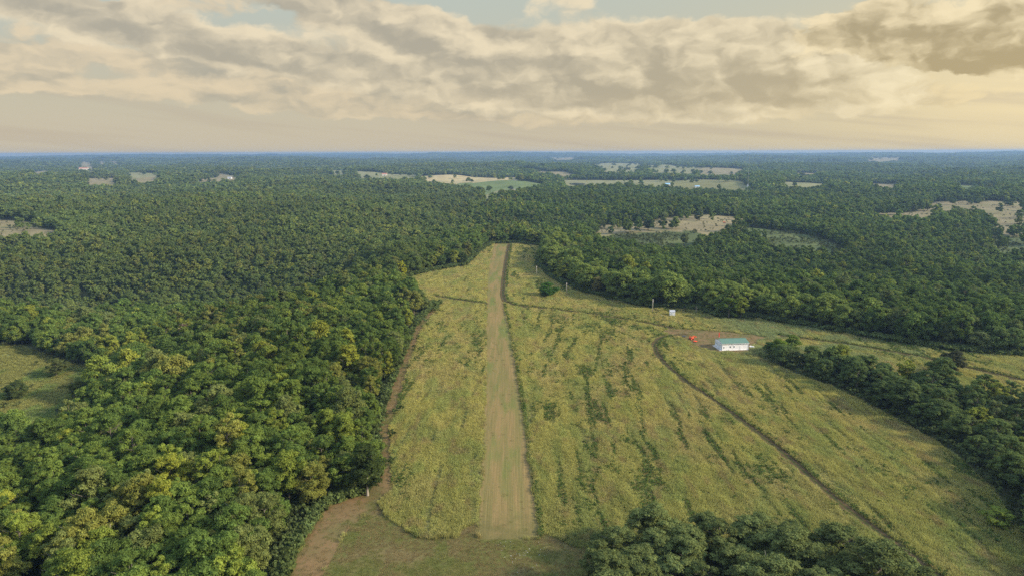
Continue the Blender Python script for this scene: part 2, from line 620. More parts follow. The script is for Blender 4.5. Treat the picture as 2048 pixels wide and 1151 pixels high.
STRIP_PX = [((955, 1078), (1080, 1078)), ((962, 1000), (1070, 1000)), ((968, 900), (1056, 900)), ((970, 800), (1042, 800)),
            ((972, 700), (1027, 700)), ((973, 640), (1015, 640)), ((973, 600), (1006, 600)), ((974, 560), (1006, 560)),
            ((980, 520), (1012, 520)), ((988, 487), (1020, 487))]
STRIP = np.array([flat(*a) for a, b in STRIP_PX] + [flat(*b) for a, b in STRIP_PX[::-1]])
TRACKS_PX = {
    'curved': ([(1375, 668), (1340, 669), (1318, 675), (1307, 688), (1312, 707), (1335, 735), (1380, 770), (1450, 818), (1510, 862),
                (1570, 908), (1640, 972), (1700, 1022), (1760, 1066), (1830, 1120), (1920, 1190)], 3.4),
    'cross': ([(1018, 489), (1012, 520), (1007, 560), (1005, 590), (1010, 604), (1030, 611), (1100, 618), (1200, 631),
               (1290, 646), (1345, 656)], 3.8),
    'left': ([(868, 592), (905, 599), (940, 603), (975, 608)], 4.2),
    'far': ([(1560, 672), (1700, 690), (1830, 712), (1960, 742), (2060, 764), (2200, 790)], 4.5),
    'yard_tail': ([(1500, 640), (1420, 628), (1345, 622), (1310, 622)], 2.4),
}
TRACKS = {k: (np.array([flat(*p) for p in v[0]]), v[1]) for k, v in TRACKS_PX.items()}
YARD = np.array([flat(*p) for p in [(1335, 657), (1400, 660), (1460, 664), (1510, 669), (1530, 674), (1515, 681), (1504, 690),
                                    (1500, 703), (1440, 705), (1400, 693), (1375, 681), (1352, 671), (1325, 663)]])
EARTH = np.array([flat(*p) for p in [(540, 1230), (606, 1085), (655, 1012), (735, 985), (764, 950), (754, 880), (778, 790),
                                     (806, 720), (832, 655), (874, 606), (872, 620), (841, 662), (819, 728), (799, 790),
                                     (779, 860), (784, 940), (786, 975), (750, 1010), (700, 1050), (672, 1100), (640, 1151), (620, 1230)]])
APRON = np.array([flat(*p) for p in [(620, 1230), (640, 1151), (672, 1100), (700, 1050), (752, 1008), (770, 1030), (800, 1060),
                                     (850, 1076), (905, 1074), (958, 1040), (955, 1078), (1080, 1078), (1084, 1066), (1140, 1088), (1200, 1102),
                                     (1240, 1230)]])


def wob(x, y, a=1.2, s=6.0, k=3):
    return (fbm(x / s, y / s, k, 2) - .5) * 2 * a


def track_d(x, y):
    d = np.full(np.shape(x), 1e9)
    for pts, w in TRACKS.values():
        d = np.minimum(d, segdist(pts, x, y) - w / 2)
    return d


# ground colour
def ground_colour(x, y):
    n = len(x)
    c = np.tile(np.array([.060, .068, .030]), (n, 1))
    r = np.hypot(x, y)
    far = ss(r, 4000, 7000)[:, None]
    c = c * (1 - far) + np.array([.042, .060, .026]) * far
    for poly, col in CLEAR:
        k = inside(poly, x, y)
        if k.any():
            v = fbm(x[k] / 40, y[k] / 25, 8, 3)[:, None]
            g = np.array([.11, .12, .045])
            c[k] = np.array(col) * (.8 + .4 * v) * (1 - .5 * ss(v, .55, .75)) + g * .5 * ss(v, .55, .75)
    k = inside(FIELD, x, y)
    c[k] = np.array([.15, .135, .045])
    return c


# ------------------------------------------------------------------ ground sheet
def build_ground():
    th = np.concatenate([np.radians(np.arange(-180, -46, 2.5)), np.radians(np.arange(-46, 46.01, .16)), np.radians(np.arange(48.5, 178, 2.5))])
    rr = [4.0, 20, 40, 60]
    r = 75.0
    while r < 19000:
        rr.append(r); r *= 1.0125
    rr = np.array(rr)
    T, R = np.meshgrid(th, rr)
    x = (R * np.sin(T)).ravel(); y = (R * np.cos(T)).ravel()
    z = H(x, y)
    nT, nR = len(th), len(rr)
    i = np.arange(nR - 1)[:, None] * nT; j = np.arange(nT)[None, :]
    j2 = (j + 1) % nT
    f = np.stack([i + j, i + j2, i + nT + j2, i + nT + j], -1).reshape(-1, 4)[:, ::-1]
    c = np.ones((len(x), 4)); c[:, :3] = ground_colour(x, y)
    me = mesh_from('ground', np.stack([x, y, z], 1), f, [M['ground']], {'gcol': c}, smooth=True)
    # close the little hole under the camera
    bm = bmesh.new(); bm.from_mesh(me)
    bm.verts.ensure_lookup_table()
    bm.faces.new([bm.verts[k] for k in range(nT)][::-1])
    bm.to_mesh(me); bm.free()
    o = link('ground', me, kind='structure')


build_ground()


def sheet(name, poly, mat, dz, step_=2.5, jag=.5):
    """a sheet draped on the ground inside a world outline with a slightly ragged edge"""
    x0, y0 = poly.min(0); x1, y1 = poly.max(0)
    gx = np.arange(x0 - 2, x1 + 2, step_); gy = np.arange(y0 - 2, y1 + 2, step_ * 1.6)
    # clip a grid against the outline with bmesh: triangulate outline then subdivide
    bm = bmesh.new()
    pts = []
    n = len(poly)
    for i in range(n):
        a, b = poly[i], poly[(i + 1) % n]
        L = math.hypot(*(b - a)); k = max(1, int(L / step_))
        for q in range(k):
            p = a + (b - a) * q / k
            nx, ny = -(b - a)[1] / (L + 1e-9), (b - a)[0] / (L + 1e-9)
            w = float(wob(p[0], p[1], jag, 5.0)) + random.uniform(-.2, .2) * jag
            pts.append((p[0] + nx * w, p[1] + ny * w))
    vs = [bm.verts.new((p[0], p[1], 0)) for p in pts]
    fc = bm.faces.new(vs)
    bmesh.ops.triangulate(bm, faces=[fc])
    for g in gy[1:-1]:
        bmesh.ops.bisect_plane(bm, geom=bm.verts[:] + bm.edges[:] + bm.faces[:], plane_co=(0, g, 0), plane_no=(0, 1, 0))
    for g in gx[1:-1:4]:
        bmesh.ops.bisect_plane(bm, geom=bm.verts[:] + bm.edges[:] + bm.faces[:], plane_co=(g, 0, 0), plane_no=(1, 0, 0))
    co = np.array([v.co[:] for v in bm.verts])
    z = H(co[:, 0], co[:, 1]) + dz
    for v, zz in zip(bm.verts, z): v.co.z = zz
    bmesh.ops.recalc_face_normals(bm, faces=bm.faces[:])
    if sum(f.normal.z for f in bm.faces) < 0: bmesh.ops.reverse_faces(bm, faces=bm.faces[:])
    me = bpy.data.meshes.new(name); bm.to_mesh(me); bm.free()
    me.materials.append(M[mat])
    return link(name, me, kind='structure')


def ribbon(name, pts, w, mat, dz):
    P = []
    for i in range(len(pts) - 1):
        a, b = pts[i], pts[i + 1]
        L = math.hypot(*(b - a)); k = max(1, int(L / 2.5))
        for q in range(k): P.append(a + (b - a) * q / k)
    P.append(pts[-1]); P = np.array(P)
    for _ in range(6): P[1:-1] = (P[:-2] + 2 * P[1:-1] + P[2:]) / 4
    d = np.gradient(P, axis=0); d /= np.linalg.norm(d, axis=1)[:, None] + 1e-9
    nrm = np.stack([-d[:, 1], d[:, 0]], 1)
    rows = []
    S5 = (-1, -.75, -.5, -.25, 0, .25, .5, .75, 1)
    for s in S5:
        ww = w / 2 * s * (1 + .3 * (fbm(P[:, 0] / 4, P[:, 1] / 4, 31, 2) - .5))
        q = P + nrm * ww[:, None]
        rows.append(np.stack([q[:, 0], q[:, 1], H(q[:, 0], q[:, 1]) + dz], 1))
    V = np.concatenate(rows); n = len(P)
    f = []
    for r_ in range(8):
        for i in range(n - 1): f.append((r_ * n + i, (r_) * n + i + 1, (r_ + 1) * n + i + 1, (r_ + 1) * n + i))
    me = mesh_from(name, V, f, [M[mat]])
    a = me.attributes.new('across', 'FLOAT', 'POINT'); a.data.foreach_set('value', np.repeat(np.array(S5, np.float32), n))
    if me.polygons[0].normal.z < 0: me.flip_normals()
    return link(name, me, kind='structure')


sheet('mown_airstrip', STRIP, 'mown', .045, 1.6, .9)
sheet('bare_earth_margin', EARTH, 'edge_earth', .030, 2.5, 1.0)
sheet('short_turf', APRON, 'turf', .020, 2.5, .8)
sheet('dirt_yard', YARD, 'dirt', .035, 2.5, 1.5)
for k, (pts, w) in TRACKS.items():
    ribbon('dirt_track', pts, w, 'track', .055)


# ------------------------------------------------------------------ tree meshes
def tube(pts, rads, seg=7):
    V = []; Fq = []
    pts = [Vector(p) for p in pts]
    for i, p in enumerate(pts):
        d = (pts[min(i + 1, len(pts) - 1)] - pts[max(i - 1, 0)]).normalized()
        a = d.orthogonal().normalized(); b = d.cross(a)
        for s in range(seg):
            t = 2 * math.pi * s / seg
            V.append(p + (a * math.cos(t) + b * math.sin(t)) * rads[i])
    for i in range(len(pts) - 1):
        for s in range(seg):
            s2 = (s + 1) % seg
            Fq.append((i * seg + s, i * seg + s2, (i + 1) * seg + s2, (i + 1) * seg + s))
    return [tuple(v) for v in V], Fq


def join(parts):
    V = []; Fq = []
    for v, f in parts:
        o = len(V); V += list(v); Fq += [tuple(i + o for i in q) for q in f]
    return V, Fq


def trunk_geo(rng, R, Ht, limbs=6, r0=.32, bare=False):
    parts = []
    top = Ht * .8
    lean = rng.uniform(-.03, .03, 2) * Ht
    main = [(0, 0, -.6), (0, 0, Ht * .12), (lean[0] * .4, lean[1] * .4, Ht * .4), (lean[0], lean[1], top)]
    parts.append(tube(main, [r0 * 1.5, r0, r0 * .75, r0 * .2]))
    for k in range(limbs):
        t = rng.uniform(.28, .7) * Ht; a = k * 2.4 + rng.uniform(-.4, .4)
        L = R * rng.uniform(.6, .95) * (1 - .4 * t / Ht)
        up = rng.uniform(.5, 1.1)
        p0 = (lean[0] * t / Ht, lean[1] * t / Ht, t)
        p1 = (p0[0] + math.cos(a) * L * .5, p0[1] + math.sin(a) * L * .5, t + L * .35 * up)
        p2 = (p0[0] + math.cos(a) * L, p0[1] + math.sin(a) * L, t + L * .85 * up)
        rr = r0 * .42
        parts.append(tube([p0, p1, p2], [rr, rr * .6, rr * .2], 5))
        if bare:
            for q in range(4):
                b = a + rng.uniform(-1.3, 1.3); l2 = L * rng.uniform(.3, .6)
                s = Vector(p1).lerp(Vector(p2), rng.uniform(0, 1))
                e = s + Vector((math.cos(b) * l2, math.sin(b) * l2, l2 * rng.uniform(.2, 1.0)))
                m = s.lerp(e, .5) + Vector((0, 0, .15 * l2))
                parts.append(tube([s, m, e], [rr * .5, rr * .35, rr * .12], 4))
    return join(parts)


def crown_geo(rng, R, Ht, base, nlobe, nleaf, leaf, lobe_r=(.20, .36), tuft=0):
    """leaf clusters spread over many lobes that fill an uneven crown; returns verts, quads, per-face value"""
    Hc = Ht - base
    C = []; LR = []
    i = 0
    while len(C) < nlobe:
        i += 1
        t = rng.uniform(0, 1) ** .75
        a = rng.uniform(0, 2 * math.pi)
        prof = (math.sin(math.pi * min(1, t * .86 + .10)) ** .65)
        q = prof * R * rng.uniform(.45, .92) if rng.uniform() > .18 else prof * R * rng.uniform(0, .5)
        lump = 1 + .22 * math.sin(a * 2 + rng.uniform(-.3, .3)) * (1 if i % 2 else .5)
        p = np.array([math.cos(a) * q * lump, math.sin(a) * q * lump, base + Hc * (.06 + t * .82)])
        lr = R * rng.uniform(*lobe_r) * (1 - .25 * t)
        if C and min(np.linalg.norm(np.array(C) - p, axis=1)) < lr * .62 and i < 400: continue
        C.append(p); LR.append(lr)
    C = np.array(C); LR = np.array(LR)
    w = LR ** 2; w = w / w.sum()
    k = rng.choice(len(C), nleaf, p=w)
    d = rng.normal(size=(nleaf, 3)); d /= np.linalg.norm(d, axis=1)[:, None]
    d[:, 2] = np.where(d[:, 2] < -.35, -d[:, 2], d[:, 2])
    rad = LR[k] * np.clip(1 - np.abs(rng.normal(0, .20, nleaf)), .35, 1) * rng.uniform(.85, 1.22, nleaf)
    pos = C[k] + d * rad[:, None] * np.array([1.0, 1.0, .82])
    if tuft:
        ns = tuft
        sd = rng.normal(size=(len(C), ns, 3)); sd /= np.linalg.norm(sd, axis=2)[:, :, None]
        sd[:, :, 2] = np.where(sd[:, :, 2] < -.3, -sd[:, :, 2], sd[:, :, 2])
        sr = rng.uniform(.62, 1.18, (len(C), ns))
        j = rng.integers(0, ns, nleaf)
        sub = C[k] + sd[k, j] * (LR[k] * sr[k, j])[:, None] * np.array([1, 1, .85])
        size = LR[k] * rng.uniform(.18, .42, nleaf)
        pos = sub + d * size[:, None] * np.array([1.15, 1.15, .8])
        # a third of the leaves close the surface between the tufts
        far_ = rng.uniform(size=nleaf) < .30
        pos[far_] = (C[k] + d * (rad * .9)[:, None])[far_]
        d = np.where(far_[:, None], d, d * .6 + sd[k, j] * .8)
    # keep leaves that are not buried deep inside another lobe
    nrm = d + rng.normal(0, .50, (nleaf, 3)); nrm /= np.linalg.norm(nrm, axis=1)[:, None]
    ref = rng.normal(size=(nleaf, 3))
    ta = np.cross(nrm, ref); ta /= np.linalg.norm(ta, axis=1)[:, None]
    tb = np.cross(nrm, ta)
    s = leaf * rng.uniform(.65, 1.35, nleaf)[:, None]
    droop = nrm * s * .18
    V = np.stack([pos - ta * s * .5, pos - tb * s * .33 - droop, pos + ta * s * .55, pos + tb * s * .33 - droop], 1).reshape(-1, 3)
    Fq = np.arange(nleaf * 4).reshape(-1, 4)
    lv = rng.uniform(.84, 1.18, len(C))
    val = lv[k] * rng.uniform(.70, 1.30, nleaf)
    return V, Fq, val


SHAPES = [  # R, height, base, lobes
    (5.3, 14.5, 1.6, 44), (4.5, 15.5, 2.0, 38), (6.2, 14.4, 1.6, 52), (4.9, 13.2, 1.2, 40),
    (4.0, 16.8, 2.2, 36), (5.7, 15.8, 2.0, 50), (4.3, 12.0, .9, 34), (5.1, 16.4, 2.2, 46)]
LODS = [(20000, .36), (5200, .68), (900, 1.55), (190, 3.2)]
CROWN = {}; TRUNK = []; PROTO = {}
for si, (R, Ht, base, nl) in enumerate(SHAPES):
    rng = np.random.default_rng(100 + si)
    tv, tf = trunk_geo(rng, R, Ht)
    TRUNK.append(mesh_from('trunk', tv, tf, [M['bark']], smooth=True))
    for li, (nleaf, leaf) in enumerate(LODS):
        if li > 0 and si >= 6: continue
        rng = np.random.default_rng(200 + si)
        V, Fq, val = crown_geo(rng, R, Ht, base, nl if li < 2 else nl - 14, int(nleaf * (R / 4.9) ** 1.5), leaf, tuft=14 if li == 0 else 0,
                                 lobe_r=(.20, .36) if li == 0 else (.27, .44))
        if li == 0: CROWN[si] = mesh_from('crown', V, Fq, [M['leaf']], fattr={'v': val})
        # crown + trunk in one mesh for the forest mass
        if li < 2:
            n0 = len(V)
            V2 = np.concatenate([V, np.array(tv)]); F2 = np.concatenate([Fq, np.array(tf) + n0])
            me = mesh_from('forest_tree', V2, F2, [M['leaf'], M['bark']], fattr={'v': np.concatenate([val, np.ones(len(tf))])},
                           mi=np.concatenate([np.zeros(len(Fq)), np.ones(len(tf))]))
        else:
            me = mesh_from('forest_tree', V, Fq, [M['leaf']], fattr={'v': val})
        PROTO[(li, si)] = bpy.data.objects.new('forest_tree', me)

# ------------------------------------------------------------------ tints
TINTS = np.array([
    [.030, .060, .018],   # 0 dark green
    [.050, .085, .022],   # 1 mid green
    [.080, .115, .024],   # 2 fresh green
    [.088, .100, .030],   # 3 olive
    [.115, .140, .024],   # 4 lime
    [.060, .080, .036],   # 5 grey green
    [.165, .130, .035],   # 6 yellow-brown
])
TNAME = ['dark green', 'mid green', 'fresh green', 'olive green', 'lime green', 'grey-green', 'yellowing']


def pick_tints(x, y, rng):
    n = len(x)
    a = fbm(x / 55, y / 70, 41, 3); b = fbm(x / 130 + 9, y / 130, 43, 2)
    u = rng.uniform(size=n)
    idx = np.ones(n, int)
    idx[u < .34] = 0
    idx[(u > .60)] = 2
    idx[(u > .74)] = 3
    idx[(u > .86)] = 5
    idx[(u > .965) | ((a > .68) & (u > .70))] = 4
    idx[(u > 1.1)] = 6
    right = (x > 40) | (b > .62)
    idx[right & (idx == 2) & (u < .68)] = 0
    idx[right & (idx == 4) & (u < .975)] = 1
    idx[right & (idx == 3)] = 1
    # tints vary tree by tree; left trees fresher near, greyer beyond
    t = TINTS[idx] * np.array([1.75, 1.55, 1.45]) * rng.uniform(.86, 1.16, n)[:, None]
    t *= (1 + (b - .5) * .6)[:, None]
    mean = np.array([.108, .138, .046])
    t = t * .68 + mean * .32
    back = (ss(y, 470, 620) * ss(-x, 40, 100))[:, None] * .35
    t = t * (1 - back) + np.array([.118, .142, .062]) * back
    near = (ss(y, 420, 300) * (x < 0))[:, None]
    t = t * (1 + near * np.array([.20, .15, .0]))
    big = fbm(x / 90, y / 150, 85, 2)[:, None]
    t = t * (.80 + .44 * big) * np.array([1.26, 1.28, 1.10])
    return idx, t


# ------------------------------------------------------------------ forest points
def scatter():
    rng = np.random.default_rng(11)
    xs = []; ys = []; sp = []
    r = 70.0
    while r < 15800:
        s = 7.2 if r < 700 else 7.2 + (r - 700) * .0030 if r < 1500 else 9.6 + (r - 1500) / 320 if r < 4500 else r / 190 - 4.7
        lim = math.radians(75 if r < 350 else 50 if r < 1200 else 42)
        n = int(2 * lim * r / s)
        th = (np.arange(n) + rng.uniform(0, 1)) / n * 2 * lim - lim + rng.uniform(-.42, .42, n) * s / r
        rr = r + rng.uniform(-.42, .42, n) * s
        xs.append(rr * np.sin(th)); ys.append(rr * np.cos(th)); sp.append(np.full(n, s))
        r += s * .93
    x = np.concatenate(xs); y = np.concatenate(ys); s = np.concatenate(sp)
    bad = inside(FIELD, x, y)
    d = segdist(FIELD, x, y, True)
    near = np.hypot(x, y) < 900
    bad |= near & (d < 3.0)
    bad &= ~inside(CLUMP, x, y)
    for q, (poly, col) in enumerate(CLEAR):
        kk = inside(poly, x, y)
        keep = 0.0 if q == 0 else .04 if q in (2, 3, 4, 5, 6) else .012
        clus = fbm(x / 45, y / 45, 72, 2) > .50
        bad |= kk & ~((rng.uniform(size=len(x)) < keep * 2) & clus)
    # thin woods and scrub gaps
    gap = fbm(x / 38, y / 38, 71, 2)
    bad |= (gap < .13)
    k = ~bad
    return x[k], y[k], s[k], rng


CLUMP = np.array([flat(u, v, 0) for u, v in [(1215, 1135), (1235, 1112), (1330, 1096), (1450, 1092), (1560, 1098), (1660, 1120), (1760, 1145), (1820, 1190),
                                              (1900, 1500), (1150, 1500), (1165, 1200)]])

fx, fy, fs, frng = scatter()
fz = H(fx, fy)
fr = np.hypot(fx, fy)
tidx, tcol = pick_tints(fx, fy, frng)
in_clump = inside(CLUMP, fx, fy)
kk = in_clump & (tidx != 4)
tcol[kk] = np.array([.138, .170, .056]) * frng.uniform(.8, 1.3, kk.sum())[:, None]; tidx[kk] = 5
kk = in_clump & (fy > 140) & (tidx == 4)
tcol[kk] = np.array([.138, .170, .056]); tidx[kk] = 5
BELT = (fx > 95) & (fy > 90) & (fy < 345) & (fx > 118) & ~in_clump
dark = BELT & (tidx != 4)
tcol[dark] = tcol[dark] * .75 + np.array([.105, .130, .058]) * .4
scl = (frng.uniform(.70, 1.12, len(fx)) + .42 * (fbm(fx / 45, fy / 45, 81, 2) - .42) + .30 * (frng.uniform(size=len(fx)) > .93)) * np.where(fs > 7.3, fs / 8.2, 1.0)
wedge = (fx > 15) & (fy > 380) & (fy < 900) & (segdist(FIELD, fx, fy, True) < 24)
tcol[wedge] = tcol[wedge] * .55 + np.array([.21, .26, .06]) * .5
scl[wedge] *= 1.30
zw_ = wedge.copy()
scl[BELT] *= np.where(fy[BELT] > 210, .92, .95)
scl[in_clump] *= frng.uniform(1.05, 1.24, in_clump.sum())
zsc = np.where(fs > 9.7, scl * 8.2 / fs * 1.05, scl)
zsc[in_clump] *= .64
zsc[zw_] *= .88
zsc[BELT] *= .80
rot = frng.uniform(0, 6.283, len(fx))
shape = frng.integers(0, 8, len(fx))


# room round the trees that are built one by one
NOGO = [flat(u, v) for u, v in ((1096, 591), (1457, 637), (1482, 637), (1198, 588), (1296, 612), (1992, 1050), (803, 556), (925, 531))] + [G(35, 795), G(1905, 748), G(735, 990)]
keep_ = np.ones(len(fx), bool)
for q in NOGO: keep_ &= np.hypot(fx - q[0], fy - q[1]) > 5.5
fx, fy, fs, fz, fr, tidx, tcol, in_clump, scl, zsc, rot, shape, BELT = [a[keep_] for a in (fx, fy, fs, fz, fr, tidx, tcol, in_clump, scl, zsc, rot, shape, BELT)]


# what of it stands in the frame, and how large
def project(x, y, z):
    cp, sp_ = math.cos(PITCH), math.sin(PITCH)
    dy = y; dz = z - CAMH
    zc = dy * cp - dz * sp_
    yc = dy * sp_ + dz * cp
    return 1024 + F * x / np.maximum(zc, 1), 575.5 - F * yc / np.maximum(zc, 1), zc


pu, pv, pz = project(fx, fy, fz + 10)
frame = (pu > -10) & (pu < 2058) & (pv < 1165) & (pz > 10)
order = np.argsort(np.where(frame, pz, 1e9))
N_IND = 256
IND = order[:N_IND]
rest = np.ones(len(fx), bool); rest[IND] = False


# ------------------------------------------------------------------ points -> instances (only for the uncountable masses)
def scatter_object(name, pts, tint, rotz, scale3, index, protos, label, cat):
    me = bpy.data.meshes.new(name)
    n = len(pts)
    me.vertices.add(n); me.vertices.foreach_set('co', np.asarray(pts, np.float32).ravel())
    a = me.attributes.new('tint', 'FLOAT_COLOR', 'POINT')
    c = np.ones((n, 4), np.float32); c[:, :3] = tint
    a.data.foreach_set('color', c.ravel())
    a = me.attributes.new('rotz', 'FLOAT_VECTOR', 'POINT')
    rv = np.zeros((n, 3), np.float32); rv[:, 2] = rotz
    a.data.foreach_set('vector', rv.ravel())
    a = me.attributes.new('size', 'FLOAT_VECTOR', 'POINT'); a.data.foreach_set('vector', np.asarray(scale3, np.float32).ravel())
    a = me.attributes.new('pick', 'INT', 'POINT'); a.data.foreach_set('value', np.asarray(index, np.int32))
    o = link(name, me); tag(o, label, cat, kind='stuff')
    g = bpy.data.node_groups.new(name, 'GeometryNodeTree')
    g.interface.new_socket('Geometry', in_out='INPUT', socket_type='NodeSocketGeometry')
    g.interface.new_socket('Geometry', in_out='OUTPUT', socket_type='NodeSocketGeometry')
    gi = g.nodes.new('NodeGroupInput'); go = g.nodes.new('NodeGroupOutput')
    jn = g.nodes.new('GeometryNodeJoinGeometry')

    def named(nm, typ):
        q = g.nodes.new('GeometryNodeInputNamedAttribute'); q.data_type = typ; q.inputs[0].default_value = nm
        return [s for s in q.outputs if s.enabled][0]
    pk = named('pick', 'INT'); sz = named('size', 'FLOAT_VECTOR'); rt = named('rotz', 'FLOAT_VECTOR')
    for i, p in enumerate(protos):
        cmpn = g.nodes.new('FunctionNodeCompare'); cmpn.data_type = 'INT'; cmpn.operation = 'EQUAL'
        ii = [s for s in cmpn.inputs if s.enabled]
        g.links.new(pk, ii[0]); ii[1].default_value = i
        oi = g.nodes.new('GeometryNodeObjectInfo'); oi.inputs['Object'].default_value = p
        oi.inputs['As Instance'].default_value = True
        ip = g.nodes.new('GeometryNodeInstanceOnPoints')
        g.links.new(gi.outputs[0], ip.inputs['Points'])
        g.links.new(cmpn.outputs[0], ip.inputs['Selection'])
        g.links.new(oi.outputs['Geometry'], ip.inputs['Instance'])
        g.links.new(rt, ip.inputs['Rotation'])
        g.links.new(sz, ip.inputs['Scale'])
        g.links.new(ip.outputs[0], jn.inputs[0])
    g.links.new(jn.outputs[0], go.inputs[0])
    md = o.modifiers.new('scatter', 'NODES'); md.node_group = g
    return o


keys = [(li, si) for li in range(4) for si in range(6)] + [(0, 6), (0, 7)]
kidx = {k: i for i, k in enumerate(keys)}
lod = np.where(fr < 330, 0, np.where(fr < 750, 1, np.where(fr < 1900, 2, 3)))
sh = np.where(lod == 0, shape, shape % 6)
pidx = np.array([kidx[(int(a), int(b))] for a, b in zip(lod, sh)])
r_ = rest
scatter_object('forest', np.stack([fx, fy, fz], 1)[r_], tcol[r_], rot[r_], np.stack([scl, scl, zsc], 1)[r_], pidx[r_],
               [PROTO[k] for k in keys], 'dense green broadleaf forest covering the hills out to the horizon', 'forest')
print('forest points', len(fx))

# ------------------------------------------------------------------ single trees
USED = set()


def tree_thing(x, y, si, s, rz, tint, label, group=None, name='broadleaf_tree', zs=None, trunk_mat=None, sink=0.0):
    z = float(H(x, y)) - sink
    t = thing(name, label, 'tree', (x, y, z), rz, group)
    t.scale = (s, s, zs if zs else s)
    c = link('crown', CROWN[si], t); c['tint'] = [float(v) for v in tint]
    k = link('trunk', TRUNK[si], t)
    if trunk_mat:
        k.material_slots[0].link = 'OBJECT'; k.material_slots[0].material = M[trunk_mat]
    return t


dF = segdist(FIELD, fx[IND], fy[IND], True)
for n_, i in enumerate(IND):
    x, y = fx[i], fy[i]
    tn = TNAME[tidx[i]]
    edge = dF[n_] < 9
    hgt_ = zsc[i] * SHAPES[shape[i]][1] * (1.3 if in_clump[i] or BELT[i] else 1)
    size = 'tall' if hgt_ > 14.3 else 'short' if hgt_ < 11.8 else 'midsize'
    if in_clump[i]:
        tn = 'lime green' if tidx[i] == 4 else 'grey-green'
        where, grp = 'in the bottom clump', 'trees of the isolated clump at the bottom'
    elif x > 0:
        where, grp = ('on the right belt edge' if edge else 'in the right belt'), 'trees of the belt right of the hangar'
    elif edge:
        where, grp = 'on the forest edge', 'trees on the forest edge by the bare earth'
    else:
        where, grp = 'in left forest', 'trees of the dense left forest'
    cu, cv, _ = project(x, y, fz[i] + zsc[i] * SHAPES[shape[i]][1] * .8)
    ORD = ['first', 'second', 'third', 'fourth', 'fifth', 'sixth', 'seventh', 'eighth', 'ninth', 'tenth', 'eleventh', 'twelfth', 'thirteenth', 'fourteenth', 'fifteenth', 'sixteenth',
           'seventeenth', 'eighteenth', 'nineteenth', 'twentieth']
    o_ = lambda q: ORD[int(min(19, max(0, q)))]
    if in_clump[i]:
        pos_ = f'{o_((cu - 1150) / 46)} from its left end, {o_((1175 - cv) / 25)} row up'
    elif x > 0:
        pos_ = f'{o_((2060 - cu) / 42)} from the right edge, {o_((1100 - cv) / 42)} row up'
    else:
        pos_ = f'{o_(cu / 44)} from the left edge, {o_((1165 - cv) / 24)} row up'
    label = f'{size} {tn} tree {where}, {pos_}'
    label = label.replace(' from the left edge', ' from left').replace(' from the right edge', ' from right')
    tree_thing(x, y, int(shape[i]), scl[i], rot[i], tcol[i], label, group=grp, zs=zsc[i])

# trees one can point at: (u, v of the base), shape, width scale, height scale, tint, label
SPECIAL = [
    (1096, 591, 5, 1.30, .76, (.045, .10, .016), 'round bright green tree standing alone in the meadow right of the mown strip'),
    (803, 556, 1, 1.0, .95, (.20, .21, .02), 'bright yellow-green tree at the forest edge left of the mown strip'),
    (1457, 637, 6, 1.25, 1.15, (.075, .115, .02), 'green tree beyond the white shed, left one of a touching pair'),
    (1482, 637, 7, 1.05, .88, (.125, .155, .026), 'yellowish green tree beyond the white shed, right one of a touching pair'),
    (1198, 588, 6, 1.35, 1.1, (.13, .12, .04), 'thin olive-brown tree before the dark wood behind the middle pole'),
    (1296, 612, 2, 1.25, 1.05, (.09, .125, .024), 'broad rounded green tree at the wood edge behind the nearest utility pole'),
    (1992, 1050, 6, .85, .62, (.15, .19, .035), 'small pale green sapling on bare ground at the lower right'),
    (35, 795, 2, 1.05, .78, (.055, .075, .024), 'round dark tree standing in the grassy clearing at the left margin'),
    (113, 752, 5, 1.0, .72, (.075, .09, .03), 'olive bushy tree where the left clearing narrows'),
    (165, 795, 2, 1.1, .7, (.08, .095, .024), 'broad olive tree on the lower side of the left clearing'),
    (1905, 748, 2, .95, .80, (.050, .055, .028), 'dark brownish round tree rising above the right-hand belt'),
    (1135, 560, 2, 1.65, .95, (.15, .17, .022), 'large lime tree at the wood corner by the farthest pole'),
    (1560, 712, 3, .95, .70, (.105, .15, .022), 'bright green tree at the hangar end of the right-hand belt'),
    (1538, 704, 6, .9, .62, (.035, .07, .02), 'dark bush-like tree closest to the hangar'),
    (1583, 706, 0, .95, .68, (.09, .13, .022), 'fresh green tree second from the hangar in the right-hand belt'),
    (1885, 434, 3, 1.0, .75, (.045, .06, .03), 'small dark tree alone on the dry pasture at far right'),
    (1925, 432, 2, 1.6, .95, (.04, .055, .028), 'large dark tree on the dry pasture at far right'),
    (1828, 424, 0, 1.4, .95, (.07, .09, .04), 'grey-green tree on the near edge of the far right pasture'),
    (1296, 460, 2, 1.3, .95, (.045, .065, .025), 'dark tree at the lower edge of the dry clearing beyond the wood'),
    (1325, 456, 5, 1.2, .95, (.05, .07, .028), 'green tree in the dry clearing beside a lower dark one'),
    (1395, 441, 3, 1.2, .9, (.04, .06, .028), 'round tree at the back of the dry clearing beyond the wood'),
    (958, 384, 2, 2.0, 1.05, (.04, .06, .028), 'dark round tree between two pale green fields in the distance'),
    (1022, 380, 0, 2.0, .9, (.05, .07, .03), 'small dark tree by the pond in the distant fields'),
    (937, 361, 2, 1.4, .8, (.04, .06, .03), 'lone dark tree on the distant straw-coloured field'),
    (1253, 340, 2, 2.4, .9, (.04, .06, .03), 'lone tree on the distant sloping pasture'),
    (925, 531, 2, .95, .85, (.04, .06, .022), 'dark rounded tree protruding from the left forest near the far end of the strip'),
]
for u, v, si, s, zs, tint, label in SPECIAL:
    x, y = G(u, v)
    tree_thing(x, y, si, s, random.uniform(0, 6), [c * 1.5 for c in tint], label, zs=zs, sink=1.6 if u in (1096, 1992, 35, 1538) else 0)
